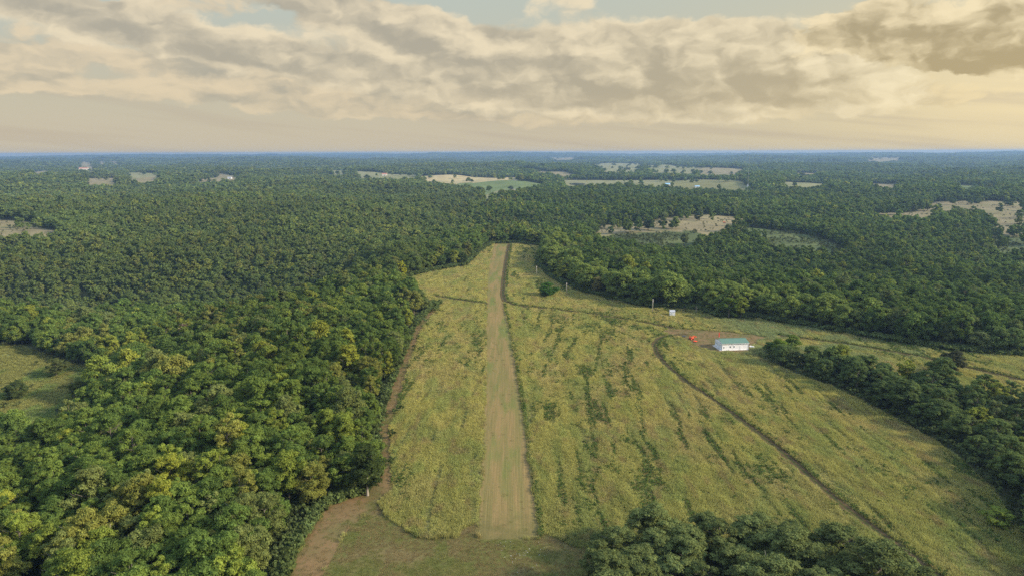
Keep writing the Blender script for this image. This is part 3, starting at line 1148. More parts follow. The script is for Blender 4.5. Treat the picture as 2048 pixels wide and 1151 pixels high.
# pale trunk tree at the forest edge
x, y = G(735, 990)
tree_thing(x, y, 0, 1.12, .4, (.06, .085, .025), 'large spreading tree with a pale trunk at the forest edge by the earth track', trunk_mat='pale_bark')

# dead trees: bare grey limbs
rngd = np.random.default_rng(5)
dv, df = trunk_geo(rngd, 4.2, 14.5, 11, .22, True)
DEAD = mesh_from('branches', dv, df, [M['dead_wood']], smooth=True)
tv, tf = tube([(0, 0, -.6), (0.1, 0, 4), (-.1, .2, 9), (.2, .1, 13.2)], [.34, .25, .16, .05])
DEADT = mesh_from('trunk', tv, tf, [M['dead_wood']], smooth=True)
rb = np.random.default_rng(77)
bv, bf, bval = crown_geo(rb, 3.4, 13.5, 4.5, 18, 1500, .33)
BROWN = mesh_from('withered_leaves', bv, bf, [M['leaf']], fattr={'v': bval})
for u, v, s, hz_, brown, label in [
    (296, 606, 1.0, 15, 0, 'bare dead tree with spreading limbs on the crest of the left forest'),
    (1336, 606, .95, 14, 1, 'withered pinkish-brown tree in the wood behind the nearest utility pole'),
    (368, 690, 1.1, 14, 1, 'withered brown tree in the middle of the left forest'),
    (72, 1125, 1.05, 14, 0, 'bare dead tree near the bottom left corner'),
    (150, 655, .95, 14, 0, 'bare dead tree at the upper left behind the clearing'),
    (230, 1140, .95, 14, 0, 'grey dead tree among green crowns at the bottom left'),
    (1392, 628, .45, 14, 0, 'small bare snag in the grass between the shed and the wood'),
    (1070, 470, .8, 14, 1, 'brownish withered tree beyond the far end of the strip'),
    (560, 935, .9, 14, 1, 'yellow-brown withered tree inside the left forest above the earth margin')]:
    x, y = G(u, v)
    t = thing('dead_tree', label, 'dead tree', (x, y, float(H(x, y))), random.uniform(0, 6))
    t.scale = (s, s, s)
    link('branches', DEAD, t); link('trunk', DEADT, t)
    if brown:
        c = link('withered_leaves', BROWN, t); c['tint'] = [.17, .115, .075] if u != 560 else [.15, .155, .045]


# ------------------------------------------------------------------ tall grass and weeds
def blades(rng, n, hmin, hmax, spread, w, lean=.35, broad=False):
    b = rng.uniform(-spread, spread, (n, 2))
    h = rng.uniform(hmin, hmax, n)
    a = rng.uniform(0, 6.283, n)
    dirx, diry = np.cos(a), np.sin(a)
    ln = rng.uniform(.1, lean, n) * h
    la = rng.uniform(0, 6.283, n)
    base = np.stack([b[:, 0], b[:, 1], np.full(n, -.05)], 1)
    mid = base + np.stack([np.cos(la) * ln * .35, np.sin(la) * ln * .35, h * .6], 1)
    top = base + np.stack([np.cos(la) * ln, np.sin(la) * ln, h], 1)
    wv = np.stack([dirx, diry, np.zeros(n)], 1) * w
    k = 1.0
    V = np.stack([base - wv * .5, base + wv * .5, mid + wv * k, mid - wv * k, mid - wv * k, mid + wv * k, top + wv * .55, top - wv * .55], 1).reshape(-1, 3)
    o = np.arange(n)[:, None] * 8
    Fq = np.concatenate([o + np.array([[0, 1, 2, 3]]), o + np.array([[4, 5, 6, 7]])])
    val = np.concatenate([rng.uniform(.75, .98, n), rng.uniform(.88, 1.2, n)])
    return V, Fq, val


GP = []
for q in range(3):
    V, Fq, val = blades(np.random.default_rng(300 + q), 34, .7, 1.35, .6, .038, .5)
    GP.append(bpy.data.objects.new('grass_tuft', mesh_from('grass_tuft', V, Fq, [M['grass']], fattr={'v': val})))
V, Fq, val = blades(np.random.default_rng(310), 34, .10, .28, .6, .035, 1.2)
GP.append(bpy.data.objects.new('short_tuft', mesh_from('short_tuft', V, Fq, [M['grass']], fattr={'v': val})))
WP = []
for q in range(2):
    V, Fq, val = crown_geo(np.random.default_rng(320 + q), .75, 1.25, .1, 8, 130, .26)
    WP.append(bpy.data.objects.new('weed', mesh_from('weed', V, Fq, [M['grass']], fattr={'v': val})))


def grass_points(spacing, y0, y1, seed):
    rng = np.random.default_rng(seed)
    x0, x1 = -110, 420
    gx, gy = np.meshgrid(np.arange(x0, x1, spacing), np.arange(y0, y1, spacing))
    x = (gx + rng.uniform(-.5, .5, gx.shape) * spacing).ravel(); y = (gy + rng.uniform(-.5, .5, gx.shape) * spacing).ravel()
    k = (np.abs(x) < y * .80 + 15) & inside(FIELD, x, y)
    x, y = x[k], y[k]
    return x, y, rng


def grass_field():
    P = []; T = []; S = []; Rz = []; K = []
    WPt = []; WT = []; WS = []; WK = []
    for spacing, y0, y1, g in ((.68, 100, 300, .88), (1.0, 300, 520, 1.12), (1.6, 520, 800, 1.6)):
        x, y, rng = grass_points(spacing, y0, y1, int(y0))
        ins = inside(STRIP, x + wob(x, y, .9, 5), y + wob(x, y, 1.5, 3, 8))
        td = track_d(x, y) + wob(x, y, .5, 3, 9)
        yard = inside(YARD, x + wob(x, y, 1.5, 6, 5), y + wob(x, y, 2, 6, 6))
        earth = inside(EARTH, x + wob(x, y, .8, 5, 15), y)
        apron = inside(APRON, x + wob(x, y, .8, 5, 16), y + wob(x, y, 1.5, 5, 17))
        cl = inside(CLUMP, x, y)
        tall = ~(ins | (td < 0) | yard | earth | apron | cl)
        short = (ins & (rng.uniform(size=len(x)) < .012)) | (apron & (rng.uniform(size=len(x)) < .8)) | (earth & (rng.uniform(size=len(x)) < np.where(y > 215, .6, .25))) \
            | (yard & (rng.uniform(size=len(x)) < .15))
        # streaks along the mowing / sowing direction
        bend = x + 14 * np.sin(y / 120)
        streak = fbm(bend / 3.2, y / 26, 51, 3)
        patch = fbm(x / 34, y / 48, 52, 3)
        fine = fbm(x / 2.2, y / 3.5, 53, 2)
        tone = fbm(x / 16, y / 22, 54, 3)
        yel = np.array([.385, .358, .108]); ora = np.array([.41, .348, .135]); grn = np.array([.235, .290, .088]); brn = np.array([.29, .22, .105])
        c = yel[None] * np.ones((len(x), 1))
        w = ss(tone, .42, .78)[:, None] * .8; c = c * (1 - w) + ora * w
        w = (ss(fbm(x / 5, y / 14, 55, 3), .46, .72) * .55)[:, None]; c = c * (1 - w) + grn * w
        w = (ss(y, 260, 170) * .30)[:, None]; c = c * (1 - w) + grn * w
        beyond = ss(x - 105 - (y - 380) * .1, 0, 30) * ss(y, 300, 350)      # weedy slope behind the hangar
        w = (beyond * .85 * ss(fbm(x / 25, y / 18, 57, 3), .30, .52))[:, None]; c = c * (1 - w) + np.array([.235, .285, .125]) * w
        w = (ss(fbm(x / 3, y / 8, 56, 2), .62, .85) * .6)[:, None]; c = c * (1 - w) + brn * w
        c = c * (.78 + .44 * fbm(x / 1.2, y / 7.0, 64, 2))[:, None] * rng.uniform(.88, 1.12, len(x))[:, None]
        hgt = .50 + .6 * fine + .35 * (fbm(x / 9, y / 14, 58, 2) - .5) * 2
        hgt *= 1 - .55 * ss(streak, .60, .72)
        hgt = np.clip(hgt, .3, 1.6) * np.where(y > 520, .8, 1)
        thin = rng.uniform(size=len(x)) < ss(streak, .60, .78) * .55
        k = tall & ~thin
        z = H(x, y)
        n = k.sum()
        P.append(np.stack([x, y, z], 1)[k]); T.append(c[k]); Rz.append(rng.uniform(0, 6.28, n))
        gs = rng.uniform(.85, 1.2, n) * g
        S.append(np.stack([gs, gs, hgt[k] * (1 + (g - 1) * .25)], 1)); K.append(rng.integers(0, 3, n))
        k = short
        n = k.sum()
        P.append(np.stack([x, y, z], 1)[k])
        cs = np.where(fbm(x / 6, y / 6, 60, 2)[:, None] > .52, np.array([.19, .20, .055]), np.array([.25, .19, .085])) * rng.uniform(.7, 1.2, len(x))[:, None]
        T.append(cs[k]); Rz.append(rng.uniform(0, 6.28, n))
        gs = rng.uniform(.8, 1.3, n) * g
        S.append(np.stack([gs, gs, gs], 1)); K.append(np.full(n, 3))
        # broad-leaved weeds: green streaks and patches, and along the track sides
        mid = ss(x, 2, 14) * ss(x, 92, 66)
        wp = ss(streak, .585, .68) * ss(patch + .10 * mid, .46, .60) * .6
        wp = np.maximum(wp, ss(fbm(x / 5.5, y / 8, 61, 3), .63, .72) * .5 * ss(patch + .06 * mid, .44, .58))
        pa = np.exp(-(((x - 52) / 30) ** 2 + ((y - 405) / 34) ** 2)) * ss(fbm(x / 6, y / 10, 66, 3), .42, .60) * .8
        wp = np.maximum(wp, pa)
        nb = ((td > 0) & (td < 1.6) & (track_d(x - 1.2, y - .8) < td)) | ((segdist(STRIP[len(STRIP_PX):], x, y) < 1.5) & ~ins & (x > -20))
        wp = np.maximum(wp, nb * .95)
        k = tall & (rng.uniform(size=len(x)) < wp)
        n = k.sum()
        WPt.append(np.stack([x, y, z], 1)[k])
        gt = np.array([.095, .150, .038]) * rng.uniform(.7, 1.4, n)[:, None]
        yy = rng.uniform(size=n) < .3
        gt[yy] = np.array([.15, .19, .05]); WT.append(gt)
        gs = rng.uniform(.5, 1.0, n) * g
        WS.append(np.stack([gs, gs, gs * rng.uniform(.7, 1.15, n)], 1)); WK.append(rng.integers(0, 2, n))
    P = np.concatenate(P); T = np.concatenate(T)
    scatter_object('tall_grass', P, T, np.concatenate(Rz), np.concatenate(S), np.concatenate(K), GP,
                   'tall yellow-green grass covering the open ridge-top field', 'grass')
    WPt = np.concatenate(WPt)
    scatter_object('green_weeds', WPt, np.concatenate(WT), RNG.uniform(0, 6.28, len(WPt)), np.concatenate(WS), np.concatenate(WK), WP,
                   'green broad-leaved weeds in streaks and patches through the tall grass', 'weeds')
    print('grass', len(P), 'weeds', len(WPt))


grass_field()

# low scrub at wood margins and in the green hollows
def scrub():
    rng = np.random.default_rng(90)
    P = []; T = []; S = []
    n = 9000
    i = rng.integers(0, len(FIELD) - 14, n); t = rng.uniform(size=n)
    a = FIELD[i]; b = FIELD[i + 1]
    p = a + (b - a) * t[:, None] + rng.normal(0, 1.6, (n, 2))
    k = ~inside(YARD, p[:, 0], p[:, 1]) & ~inside(EARTH, p[:, 0], p[:, 1]) & (p[:, 1] > 90)
    p = p[k]
    P.append(p); s = rng.uniform(.8, 3.0, len(p)); S.append(s)
    T.append(np.array([.105, .14, .045]) * rng.uniform(.6, 1.6, len(p))[:, None])
    for poly, col in CLEAR[:7]:
        x0, y0 = poly.min(0); x1, y1 = poly.max(0)
        m = int(min(9000, (x1 - x0) * (y1 - y0) / 16))
        q = np.stack([rng.uniform(x0, x1, m), rng.uniform(y0, y1, m)], 1)
        kk = inside(poly, q[:, 0], q[:, 1]) & (np.hypot(q[:, 0], q[:, 1]) < 1700)
        dens = .9 if col in (BRUSH, (.085, .105, .04), (.09, .11, .042)) else .09
        kk &= (rng.uniform(size=m) < dens * ss(fbm(q[:, 0] / 22, q[:, 1] / 22, 93, 2), .35, .6))
        q = q[kk]; P.append(q); S.append(rng.uniform(1.2, 3.2, len(q)))
        T.append(np.array([.085, .10, .038]) * rng.uniform(.6, 1.4, len(q))[:, None])
    m = 26000
    q = np.stack([rng.uniform(-90, 330, m), rng.uniform(90, 360, m)], 1)
    kk = ~inside(FIELD, q[:, 0], q[:, 1]) & (q[:, 0] < 1.2 * q[:, 1])
    kk |= inside(CLUMP, q[:, 0], q[:, 1])
    q = q[kk]; P.append(q); S.append(rng.uniform(1.2, 3.0, len(q)))
    T.append(np.array([.08, .105, .038]) * rng.uniform(.6, 1.5, len(q))[:, None])
    p = np.concatenate(P); s = np.concatenate(S)
    scatter_object('scrub', np.stack([p[:, 0], p[:, 1], H(p[:, 0], p[:, 1])], 1), np.concatenate(T), rng.uniform(0, 6.28, len(p)),
                   np.stack([s, s, s], 1), rng.integers(0, 2, len(p)), WP, 'low green scrub along the wood edges and in the clearings', 'scrub')


scrub()


def clearing_grass():
    rng = np.random.default_rng(95)
    poly = CLEAR[0][0]
    x0, y0 = poly.min(0); x1, y1 = poly.max(0)
    n = 26000
    x = rng.uniform(x0, x1, n); y = rng.uniform(y0, y1, n)
    k = inside(poly, x, y); x, y = x[k], y[k]; n = len(x)
    a = fbm(x / 14, y / 20, 96, 3)[:, None]
    c = np.array([.27, .27, .085]) * (1 - ss(a, .45, .6)) + np.array([.20, .26, .075]) * ss(a, .45, .6)
    c = c * rng.uniform(.7, 1.25, n)[:, None]
    sz = rng.uniform(.8, 1.4, n)
    scatter_object('meadow_grass', np.stack([x, y, H(x, y)], 1), c, rng.uniform(0, 6.28, n), np.stack([sz, sz, sz * .55], 1), rng.integers(0, 3, n), GP,
                   'short rough grass in the small clearing at the left margin', 'grass')


clearing_grass()


# ------------------------------------------------------------------ built things
class B:
    """collects boxes, prisms, tubes and writes them as ONE mesh object"""
    def __init__(s): s.bm = bmesh.new()

    def box(s, x0, x1, y0, y1, z0, z1, bev=0.0, mtx=None):
        r = bmesh.ops.create_cube(s.bm, size=1)
        vs = r['verts']
        bmesh.ops.scale(s.bm, vec=(x1 - x0, y1 - y0, z1 - z0), verts=vs)
        bmesh.ops.translate(s.bm, vec=((x0 + x1) / 2, (y0 + y1) / 2, (z0 + z1) / 2), verts=vs)
        if mtx is not None: bmesh.ops.transform(s.bm, matrix=mtx, verts=vs)
        if bev:
            es = list({e for v in vs for e in v.link_edges})
            bmesh.ops.bevel(s.bm, geom=es, offset=bev, segments=1, affect='EDGES')
        return s

    def tube(s, pts, rads, seg=10, cap=True):
        v, f = tube(pts, rads, seg)
        vs = [s.bm.verts.new(p) for p in v]
        for q in f: s.bm.faces.new([vs[i] for i in q])
        if cap:
            s.bm.faces.new(vs[:seg][::-1]); s.bm.faces.new(vs[-seg:])
        return s

    def poly(s, pts, faces):
        vs = [s.bm.verts.new(p) for p in pts]
        for f in faces: s.bm.faces.new([vs[i] for i in f])
        return s

    def make(s, name, mat, parent=None, smooth=False):
        bmesh.ops.recalc_face_normals(s.bm, faces=s.bm.faces[:])
        me = bpy.data.meshes.new(name); s.bm.to_mesh(me); s.bm.free()
        me.materials.append(M[mat])
        if smooth:
            for p in me.polygons: p.use_smooth = True
        return link(name, me, parent)


def gable(b, L, W, h, rise, t=0.0):
    """closed shell with gable ends; length along x, depth along y"""
    P = [(0, 0, 0), (L, 0, 0), (L, W, 0), (0, W, 0), (0, 0, h), (L, 0, h), (L, W, h), (0, W, h), (0, W / 2, h + rise), (L, W / 2, h + rise)]
    b.poly(P, [(0, 1, 5, 4), (2, 3, 7, 6), (0, 4, 8, 7, 3), (1, 2, 6, 9, 5), (0, 3, 2, 1), (4, 5, 9, 8), (8, 9, 6, 7)])
    return b


def roof_geo(b, L, W, h, rise, over, th=.12):
    sl = rise / (W / 2)
    x0, x1 = -over, L + over
    for sgn in (0, 1):
        ya = -over if sgn == 0 else W + over
        yb = W / 2
        za = h - over * sl + .03; zb = h + rise + .03
        P = [(x0, ya, za), (x1, ya, za), (x1, yb, zb), (x0, yb, zb), (x0, ya, za + th), (x1, ya, za + th), (x1, yb, zb + th), (x0, yb, zb + th)]
        b.poly(P, [(0, 1, 2, 3), (4, 5, 6, 7), (0, 1, 5, 4), (2, 3, 7, 6), (0, 3, 7, 4), (1, 2, 6, 5)])
    return b


def hangar():
    a = Vector((*flat(1444, 700.3), 0)); c = Vector((*flat(1498, 698.6), 0))
    rz = math.atan2(c.y - a.y, c.x - a.x)
    L, W, h, rise = 14.0, 9.6, 3.55, 1.25
    t = thing('hangar', 'white metal hangar with a green roof standing on the bare dirt yard', 'hangar', (a.x, a.y, float(H(a.x, a.y)) + .02), rz)
    B().box(-1.3, L + .5, -.45, W + .3, -.5, .14).make('slab', 'concrete', t)
    w = gable(B(), L, W, h, rise); w.bm.transform(Matrix.Translation((0, 0, .14)))
    wall = w.make('wall', 'wall_sheet', t)
    B().box(-.035, -.004, .06, W - .06, .2, h + .12).make('shaded_cladding', 'shaded_gable_sheet', t)  # overlay on the left gable wall, shade painted into its colour
    r = roof_geo(B(), L, W, h + .14, rise, .28); rf = r.make('roof', 'roof_sheet', t)
    B().box(-.3, L + .3, W / 2 - .2, W / 2 + .2, h + .14 + rise + .12, h + .14 + rise + .2).make('ridge_cap', 'roof_sheet', rf)
    B().box(-.30, L + .30, -.40, -.29, h - .08, h + .07).make('gutter', 'white_metal', rf)
    # folding door on the left gable, a little ajar at its fold
    d = B().box(-.16, -.05, .5, W - .5, .2, 1.95).box(-.20, -.08, .5, W - .5, 2.1, 3.5).make('folding_door', 'shaded_gable_sheet', t)
    B().box(-.12, -.042, .5, W - .5, 1.95, 2.1).make('door_seam', 'dark_metal', d)
    for yy in (1.6, 4.8, 8.0): B().box(-.24, -.16, yy, yy + .12, .2, 1.95).make('door_stile', 'white_metal', d)
    B().box(.75, 1.15, -.05, -.004, 1.15, 2.0).make('vent', 'dark_metal', t)
    for x0 in (4.1, 6.0):
        f = B().box(x0 - .08, x0 + .68, -.07, -.006, 1.45, 2.35).make('window', 'white_metal', t)
        B().box(x0, x0 + .6, -.085, -.072, 1.53, 2.27).make('pane', 'glass', f)
    dd = B().box(9.3, 10.2, -.05, -.006, .15, 2.2).make('side_door', 'white_metal', t)
    B().box(10.0, 10.07, -.11, -.052, 1.1, 1.18).make('handle', 'grey_metal', dd)
    for x0 in (-.02, L - .1): B().box(x0, x0 + .12, -.10, -.03, .15, h + .05).make('downpipe', 'white_metal', t)
    return t, rz


ht, HRZ = hangar()


def shed():
    x, y = flat(1345, 632)
    t = thing('storage_shed', 'small white portable shed alone on the grass near the nearest utility pole', 'shed', (x - 1.6, y, float(H(x, y))), math.radians(-6))
    w = gable(B(), 3.1, 4.0, 2.7, .9); w.bm.transform(Matrix.Translation((0, 0, .1))); w.make('wall', 'wall_sheet', t)
    B().box(0, 3.1, .3, .5, -.3, .1).box(0, 3.1, 3.5, 3.7, -.3, .1).make('skid', 'pole_wood', t)
    r = roof_geo(B(), 3.1, 4.0, 2.8, .9, .12, .08).make('roof', 'grey_metal', t)
    d = B().box(.9, 2.2, -.06, -.005, .15, 2.3).make('door', 'white_metal', t)
    B().box(2.0, 2.1, -.12, -.062, 1.1, 1.2).make('handle', 'dark_metal', d)
    B().box(3.105, 3.15, 1.5, 2.2, 1.3, 2.0).make('window', 'glass', t)


shed()


def pole():
    t = thing('utility_pole', '', 'utility pole', (0, 0, 0))
    B().tube([(0, 0, -.8), (0, 0, 5), (0, 0, 9.2)], [.19, .165, .13], 10).make('pole', 'pole_wood', t, True)
    a = B().box(-.9, .9, -.14, -.04, 8.45, 8.62).make('crossarm', 'pole_wood', t)
    for xx in (-.75, .75): B().tube([(xx, -.09, 8.62), (xx, -.09, 8.85)], [.06, .04], 8).make('insulator', 'grey_metal', a)
    return t


def copy_tree(o, parent=None):
    c = o.copy(); COL.objects.link(c)
    if parent is not None: c.parent = parent
    for ch in [q for q in bpy.data.objects if q.parent == o]: copy_tree(ch, c)
    return c


pl = pole()
for i, (u, v, s, lab) in enumerate([(1305, 624, .95, 'pale wooden utility pole with transformer, nearest of three and beside the shed'),
                                    (1133, 588, .9, 'pale thin utility pole just right of the lone round tree, middle of three'),
                                    (1073, 553, .95, 'pale utility pole by the wood corner, farthest of three')]):
    o = pl if i == 0 else copy_tree(pl)
    x, y = flat(u, v)
    o.location = (x, y, float(H(x, y))); o.rotation_euler = (0, 0, math.radians(60)); o.scale = (1, 1, s)
    tag(o, lab, 'utility pole', 'utility poles along the wood edge')
    if i == 0: POLE1 = o
B().tube([(.28, 0, 7.0), (.28, 0, 7.9)], [.24, .24], 12).make('transformer', 'grey_metal', POLE1)
x, y = flat(1324, 632.5)
t = thing('marker_post', 'short white post in the grass left of the white shed', 'post', (x, y, float(H(x, y))))
B().tube([(0, 0, -.2), (0, 0, 1.15)], [.13, .12], 8).make('post', 'white_metal', t); B().tube([(0, 0, 1.15), (0, 0, 1.22)], [.16, .1], 8).make('cap', 'white_metal', t)


def wheel(b, x, y, r, w):
    return b.tube([(x, y - w / 2, r), (x, y + w / 2, r)], [r, r], 16)


def tractor():
    t = thing('tractor', 'orange tractor with raised front loader parked on the dirt left of the hangar', 'tractor', (0, 0, 0))
    B().box(-.2, 1.5, -.36, .36, .75, 1.45, .08).make('hood', 'orange_paint', t)
    B().box(-1.1, -.2, -.42, .42, .6, 1.05, .05).make('body', 'orange_paint', t)
    s = B().box(-.95, -.5, -.28, .28, 1.05, 1.2, .03).box(-1.05, -.93, -.28, .28, 1.1, 1.65, .03).make('seat', 'dark_metal', t)
    B().tube([(-.25, 0, 1.3), (-.45, 0, 1.6)], [.03, .03], 6).make('steering_column', 'dark_metal', t)
    B().box(-1.15, -1.05, -.5, -.42, 1.0, 2.4).box(-1.15, -1.05, .42, .5, 1.0, 2.4).box(-1.15, -1.05, -.5, .5, 2.4, 2.5).make('roll_bar', 'orange_paint', t)
    for x_, y_, r, w in ((-.75, -.72, .68, .38), (-.75, .72, .68, .38), (1.15, -.6, .42, .26), (1.15, .6, .42, .26)):
        q = wheel(B(), x_, y_, r, w).make('wheel', 'rubber', t, False)
        sgn = 1 if y_ > 0 else -1
        B().tube([(x_, y_ + sgn * w * .5, r), (x_, y_ + sgn * (w * .5 + .03), r)], [r * .55, r * .5], 12).make('rim', 'orange_paint', q)
    for sgn in (-1, 1):
        B().box(-.6, -.15, sgn * .95 - .25 if sgn > 0 else -.95, sgn * .95 if sgn > 0 else -.7, 1.36, 1.44).make('fender', 'orange_paint', t)
        B().tube([(-.1, sgn * .5, 1.2), (1.2, sgn * .5, 2.1), (2.2, sgn * .5, 1.8)], [.09, .09, .08], 6).make('loader_arm', 'orange_paint', t)
    B().box(2.15, 2.8, -.8, .8, 1.35, 1.45).box(2.15, 2.25, -.8, .8, 1.35, 2.0).box(2.15, 2.75, -.8, -.74, 1.4, 1.9).box(2.15, 2.75, .74, .8, 1.4, 1.9).make('bucket', 'orange_paint', t)
    return t


tr = tractor()
x, y = flat(1383, 679.0)
tr.location = (x, y, float(H(x, y)) + .04); tr.rotation_euler = (0, 0, math.radians(25)); tr.scale = (.95, .95, 1.0)
t2 = copy_tree(tr)
x, y = G(1449, 446)
t2.location = (x, y, float(H(x, y))); t2.rotation_euler = (0, 0, 2.0)
tag(t2, 'tiny orange tractor far off in the dry clearing beyond the wood', 'tractor')

# rotary cutter beside it
x, y = flat(1390.5, 683)
t = thing('rotary_cutter', 'low orange-red mower deck on the dirt just right of the tractor', 'mower', (x, y, float(H(x, y)) + .04), math.radians(-20))
B().box(-.9, .9, -.75, .75, .3, .5, .06).make('deck', 'orange_paint', t)
B().tube([(0, 0, .5), (0, 0, .75)], [.25, .2], 12).make('gearbox', 'red_paint', t)
B().box(.9, 1.7, -.05, .05, .4, .5).box(-.05, .05, -.6, .6, .5, .62).make('drawbar', 'orange_paint', t)
q = wheel(B(), -1.15, 0, .25, .15).make('tail_wheel', 'rubber', t)
B().box(-1.2, -.85, -.12, .12, .45, .52).make('wheel_fork', 'orange_paint', q)
# dark trailer
x, y = flat(1368, 673)
t = thing('flat_trailer', 'low dark flatbed trailer on the grass left of the orange tractor', 'trailer', (x, y, float(H(x, y)) + .04), math.radians(8))
B().box(-1.1, 1.1, -.7, .7, .5, .62).make('bed', 'dark_metal', t)
B().box(1.1, 2.0, -.05, .05, .5, .58).make('tongue', 'dark_metal', t)
for yy in (-.8, .8): wheel(B(), -.1, yy, .3, .16).make('wheel', 'rubber', t)
# red post behind the hangar
x, y = flat(1438, 673.5)
t = thing('red_post', 'narrow upright red post rising behind the left end of the hangar roof', 'post', (x, y, float(H(x, y)) + .02), 0)
B().box(-.22, .22, -.15, .15, 0, 2.5, .04).make('column', 'red_paint', t)
B().box(-.3, .3, -.25, .25, -.2, .1).make('footing', 'concrete', t)
# tank at the right end
x, y = flat(1503.5, 695.5)
t = thing('fuel_tank', 'small white cylindrical tank lying at the right end of the hangar', 'tank', (x, y, float(H(x, y)) + .02), math.radians(-50))
B().tube([(-1.25, 0, .75), (-1.1, 0, .75), (1.1, 0, .75), (1.25, 0, .75)], [.25, .45, .45, .25], 16).make('tank', 'white_metal', t, False)
for xx in (-.7, .7): B().box(xx - .08, xx + .08, -.35, .35, 0, .42).make('saddle', 'dark_metal', t)
B().tube([(0, 0, 1.18), (0, 0, 1.4)], [.14, .12], 10).make('valve_cap', 'grey_metal', t)
x, y = flat(1508, 690)
t = thing('pallet_stack', 'low pile of dark boards behind the white tank beside the hangar', 'boards', (x, y, float(H(x, y)) + .02), .4)
for q in range(5): B().box(-.9, .9, -.6 + q * .25, -.42 + q * .25, .12 * (q % 2), .12 * (q % 2) + .1).make('board', 'dark_metal', t)


# far houses and barns
def house(u, v, L, W, h, rise, wall, roof, label, rz=.1, lift=0, name='farm_building', cat='building', group=None):
    x, y = G(u, v)
    t = thing(name, label, cat, (x, y, float(H(x, y)) + lift), rz, group)
    w = gable(B(), L, W, h, rise); w.bm.transform(Matrix.Translation((-L / 2, 0, 0))); w.make('wall', wall, t)
    r = roof_geo(B(), L, W, h, rise, .4, .2); r.bm.transform(Matrix.Translation((-L / 2, 0, 0))); r.make('roof', roof, t)
    B().box(-L / 2 + L * .42, -L / 2 + L * .58, -.08, -.01, 0, min(3.2, h * .8)).make('door', 'window_blue', t)
    for k in (.15, .3, .7, .85):
        B().box(-L / 2 + L * k - .6, -L / 2 + L * k + .6, -.08, -.01, h * .4, h * .4 + 1.1).make('window', 'window_blue', t)


for a in [
    (1336, 372.0, 16, 11, 5, 3, 'cream_wall', 'blue_roof', 'distant barn with a pale blue roof at the edge of the far meadow'),
    (1505, 374.0, 18, 12, 6, 3.2, 'white_metal', 'grey_roof', 'distant white barn with a grey roof right of the blue-roofed barn', .5),
    (1395, 375.5, 14, 9, 4, 2, 'cream_wall', 'blue_roof', 'low distant shed between the blue-roofed and the grey-roofed barn'),
    (1242, 374.0, 34, 12, 4, 2, 'white_metal', 'white_metal', 'long low white poultry house left of the blue-roofed barn'),
    (769, 351.5, 20, 14, 6, 4, 'cream_wall', 'red_roof', 'distant farmhouse with a reddish roof beyond the left forest'),
    (311, 341.0, 22, 14, 7, 4, 'white_metal', 'grey_roof', 'white house far left, leftmost of a cluster of three', .2),
    (322, 341.5, 20, 14, 7, 4, 'white_metal', 'grey_roof', 'white house far left, middle of a cluster of three', -.2),
    (330, 340.5, 28, 16, 9, 4, 'white_metal', 'grey_roof', 'white house far left, rightmost and largest of a cluster of three', .1),
    (167, 340, 46, 20, 8, 6, 'cream_wall', 'red_roof', 'cream distant building with a brown roof at the far left hilltop', .3),
    (188, 356, 14, 10, 5, 3, 'white_metal', 'grey_roof', 'small white house at the far left below the brown-roofed building'),
    (459, 358, 14, 9, 4, 3, 'white_metal', 'grey_roof', 'small white house beside a pale field at upper left'),
    (1157, 330, 30, 16, 9, 4, 'white_metal', 'grey_roof', 'tiny white building far off under the horizon left of the sloping pasture'),
]:
    house(*a)

# radio mast on the horizon
x, y = G(1494, 398)
z = float(H(x, y))
t = thing('radio_mast', 'thin radio mast standing above the horizon', 'mast', (x, y, z - 1))
hh = 110 - z
B().tube([(0, 0, 0), (0, 0, hh)], [.22, .14], 6).make('mast', 'grey_metal', t)
for k in (.5, .75, .97): B().tube([(0, 0, hh * k), (0, 0, hh * k + 1.2)], [.6, .6], 6).make('antenna', 'grey_metal', t)

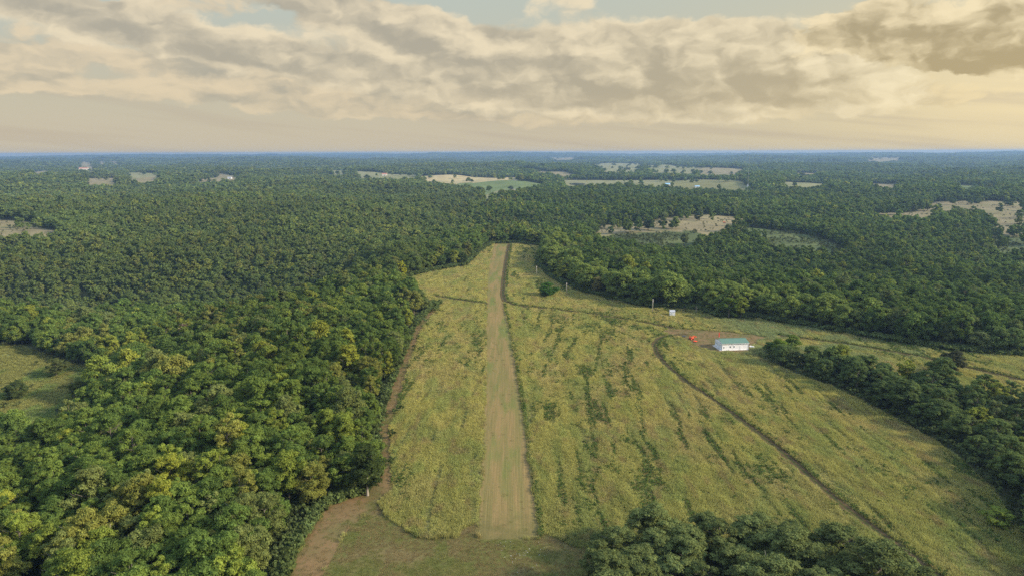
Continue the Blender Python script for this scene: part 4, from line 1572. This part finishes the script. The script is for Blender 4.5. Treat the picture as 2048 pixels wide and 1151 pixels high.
# ponds
def pond(u, v, rx, ry):
    x, y = G(u, v)
    n = 28
    pts = [(x + rx * math.cos(2 * math.pi * i / n) * (1 + .15 * math.sin(3 * i)), y + ry * math.sin(2 * math.pi * i / n)) for i in range(n)]
    z = float(np.max(H(np.array([p[0] for p in pts]), np.array([p[1] for p in pts])))) + .5
    b = B(); b.poly([(p[0], p[1], z) for p in pts], [tuple(range(n))])
    o = b.make('pond', 'water', None); o['kind'] = 'structure'


m, t_ = newmat('water'); bsdf(t_, (.05, .06, .06), .08, .5); M['water'] = m
pond(1033, 381, 22, 55); pond(1155, 369, 26, 70)

# pale stones on the turf at the near end of the strip
def stones():
    rng = random.Random(3)
    b = B()
    for u, v, n, sp in ((1010, 1088, 8, 1.6), (1040, 1115, 26, 2.4), (1035, 1148, 10, 1.2), (1075, 1100, 10, 2.5), (1960, 1070, 14, 3.0)):
        x, y = flat(u, v)
        for k in range(n):
            px, py = x + rng.gauss(0, sp), y + rng.gauss(0, sp * .8); s = rng.uniform(.05, .17)
            r = bmesh.ops.create_icosphere(b.bm, subdivisions=1, radius=s)
            for q in r['verts']:
                q.co *= rng.uniform(.7, 1.2); q.co.z *= .5
            bmesh.ops.translate(b.bm, vec=(px, py, float(H(px, py)) + .06), verts=r['verts'])
    o = b.make('loose_stones', 'stone')
    tag(o, 'pale loose stones scattered on the short turf at the near end of the strip', 'stones', kind='stuff')


stones()


# ------------------------------------------------------------------ air
def haze():
    m, t = newmat('haze_air')
    out = t.nodes.new('ShaderNodeOutputMaterial')
    v = t.nodes.new('ShaderNodeVolumePrincipled')
    v.inputs['Color'].default_value = (.30, .47, .76, 1)
    v.inputs['Density'].default_value = 8.5e-5
    v.inputs['Anisotropy'].default_value = .2
    t.links.new(v.outputs[0], out.inputs['Volume'])
    b = B().box(-19500, 19500, -19500, 19500, -60, 112)
    M['haze_air'] = m
    o = b.make('haze', 'haze_air'); o['kind'] = 'stuff'
    o['label'] = 'thin bluish haze over the far hills'; o['category'] = 'haze'


haze()

for o in bpy.data.objects:
    if 'label' in o and len(o['label'].replace('-', ' ').split()) > 16: print('LONG', o.name, o['label'])
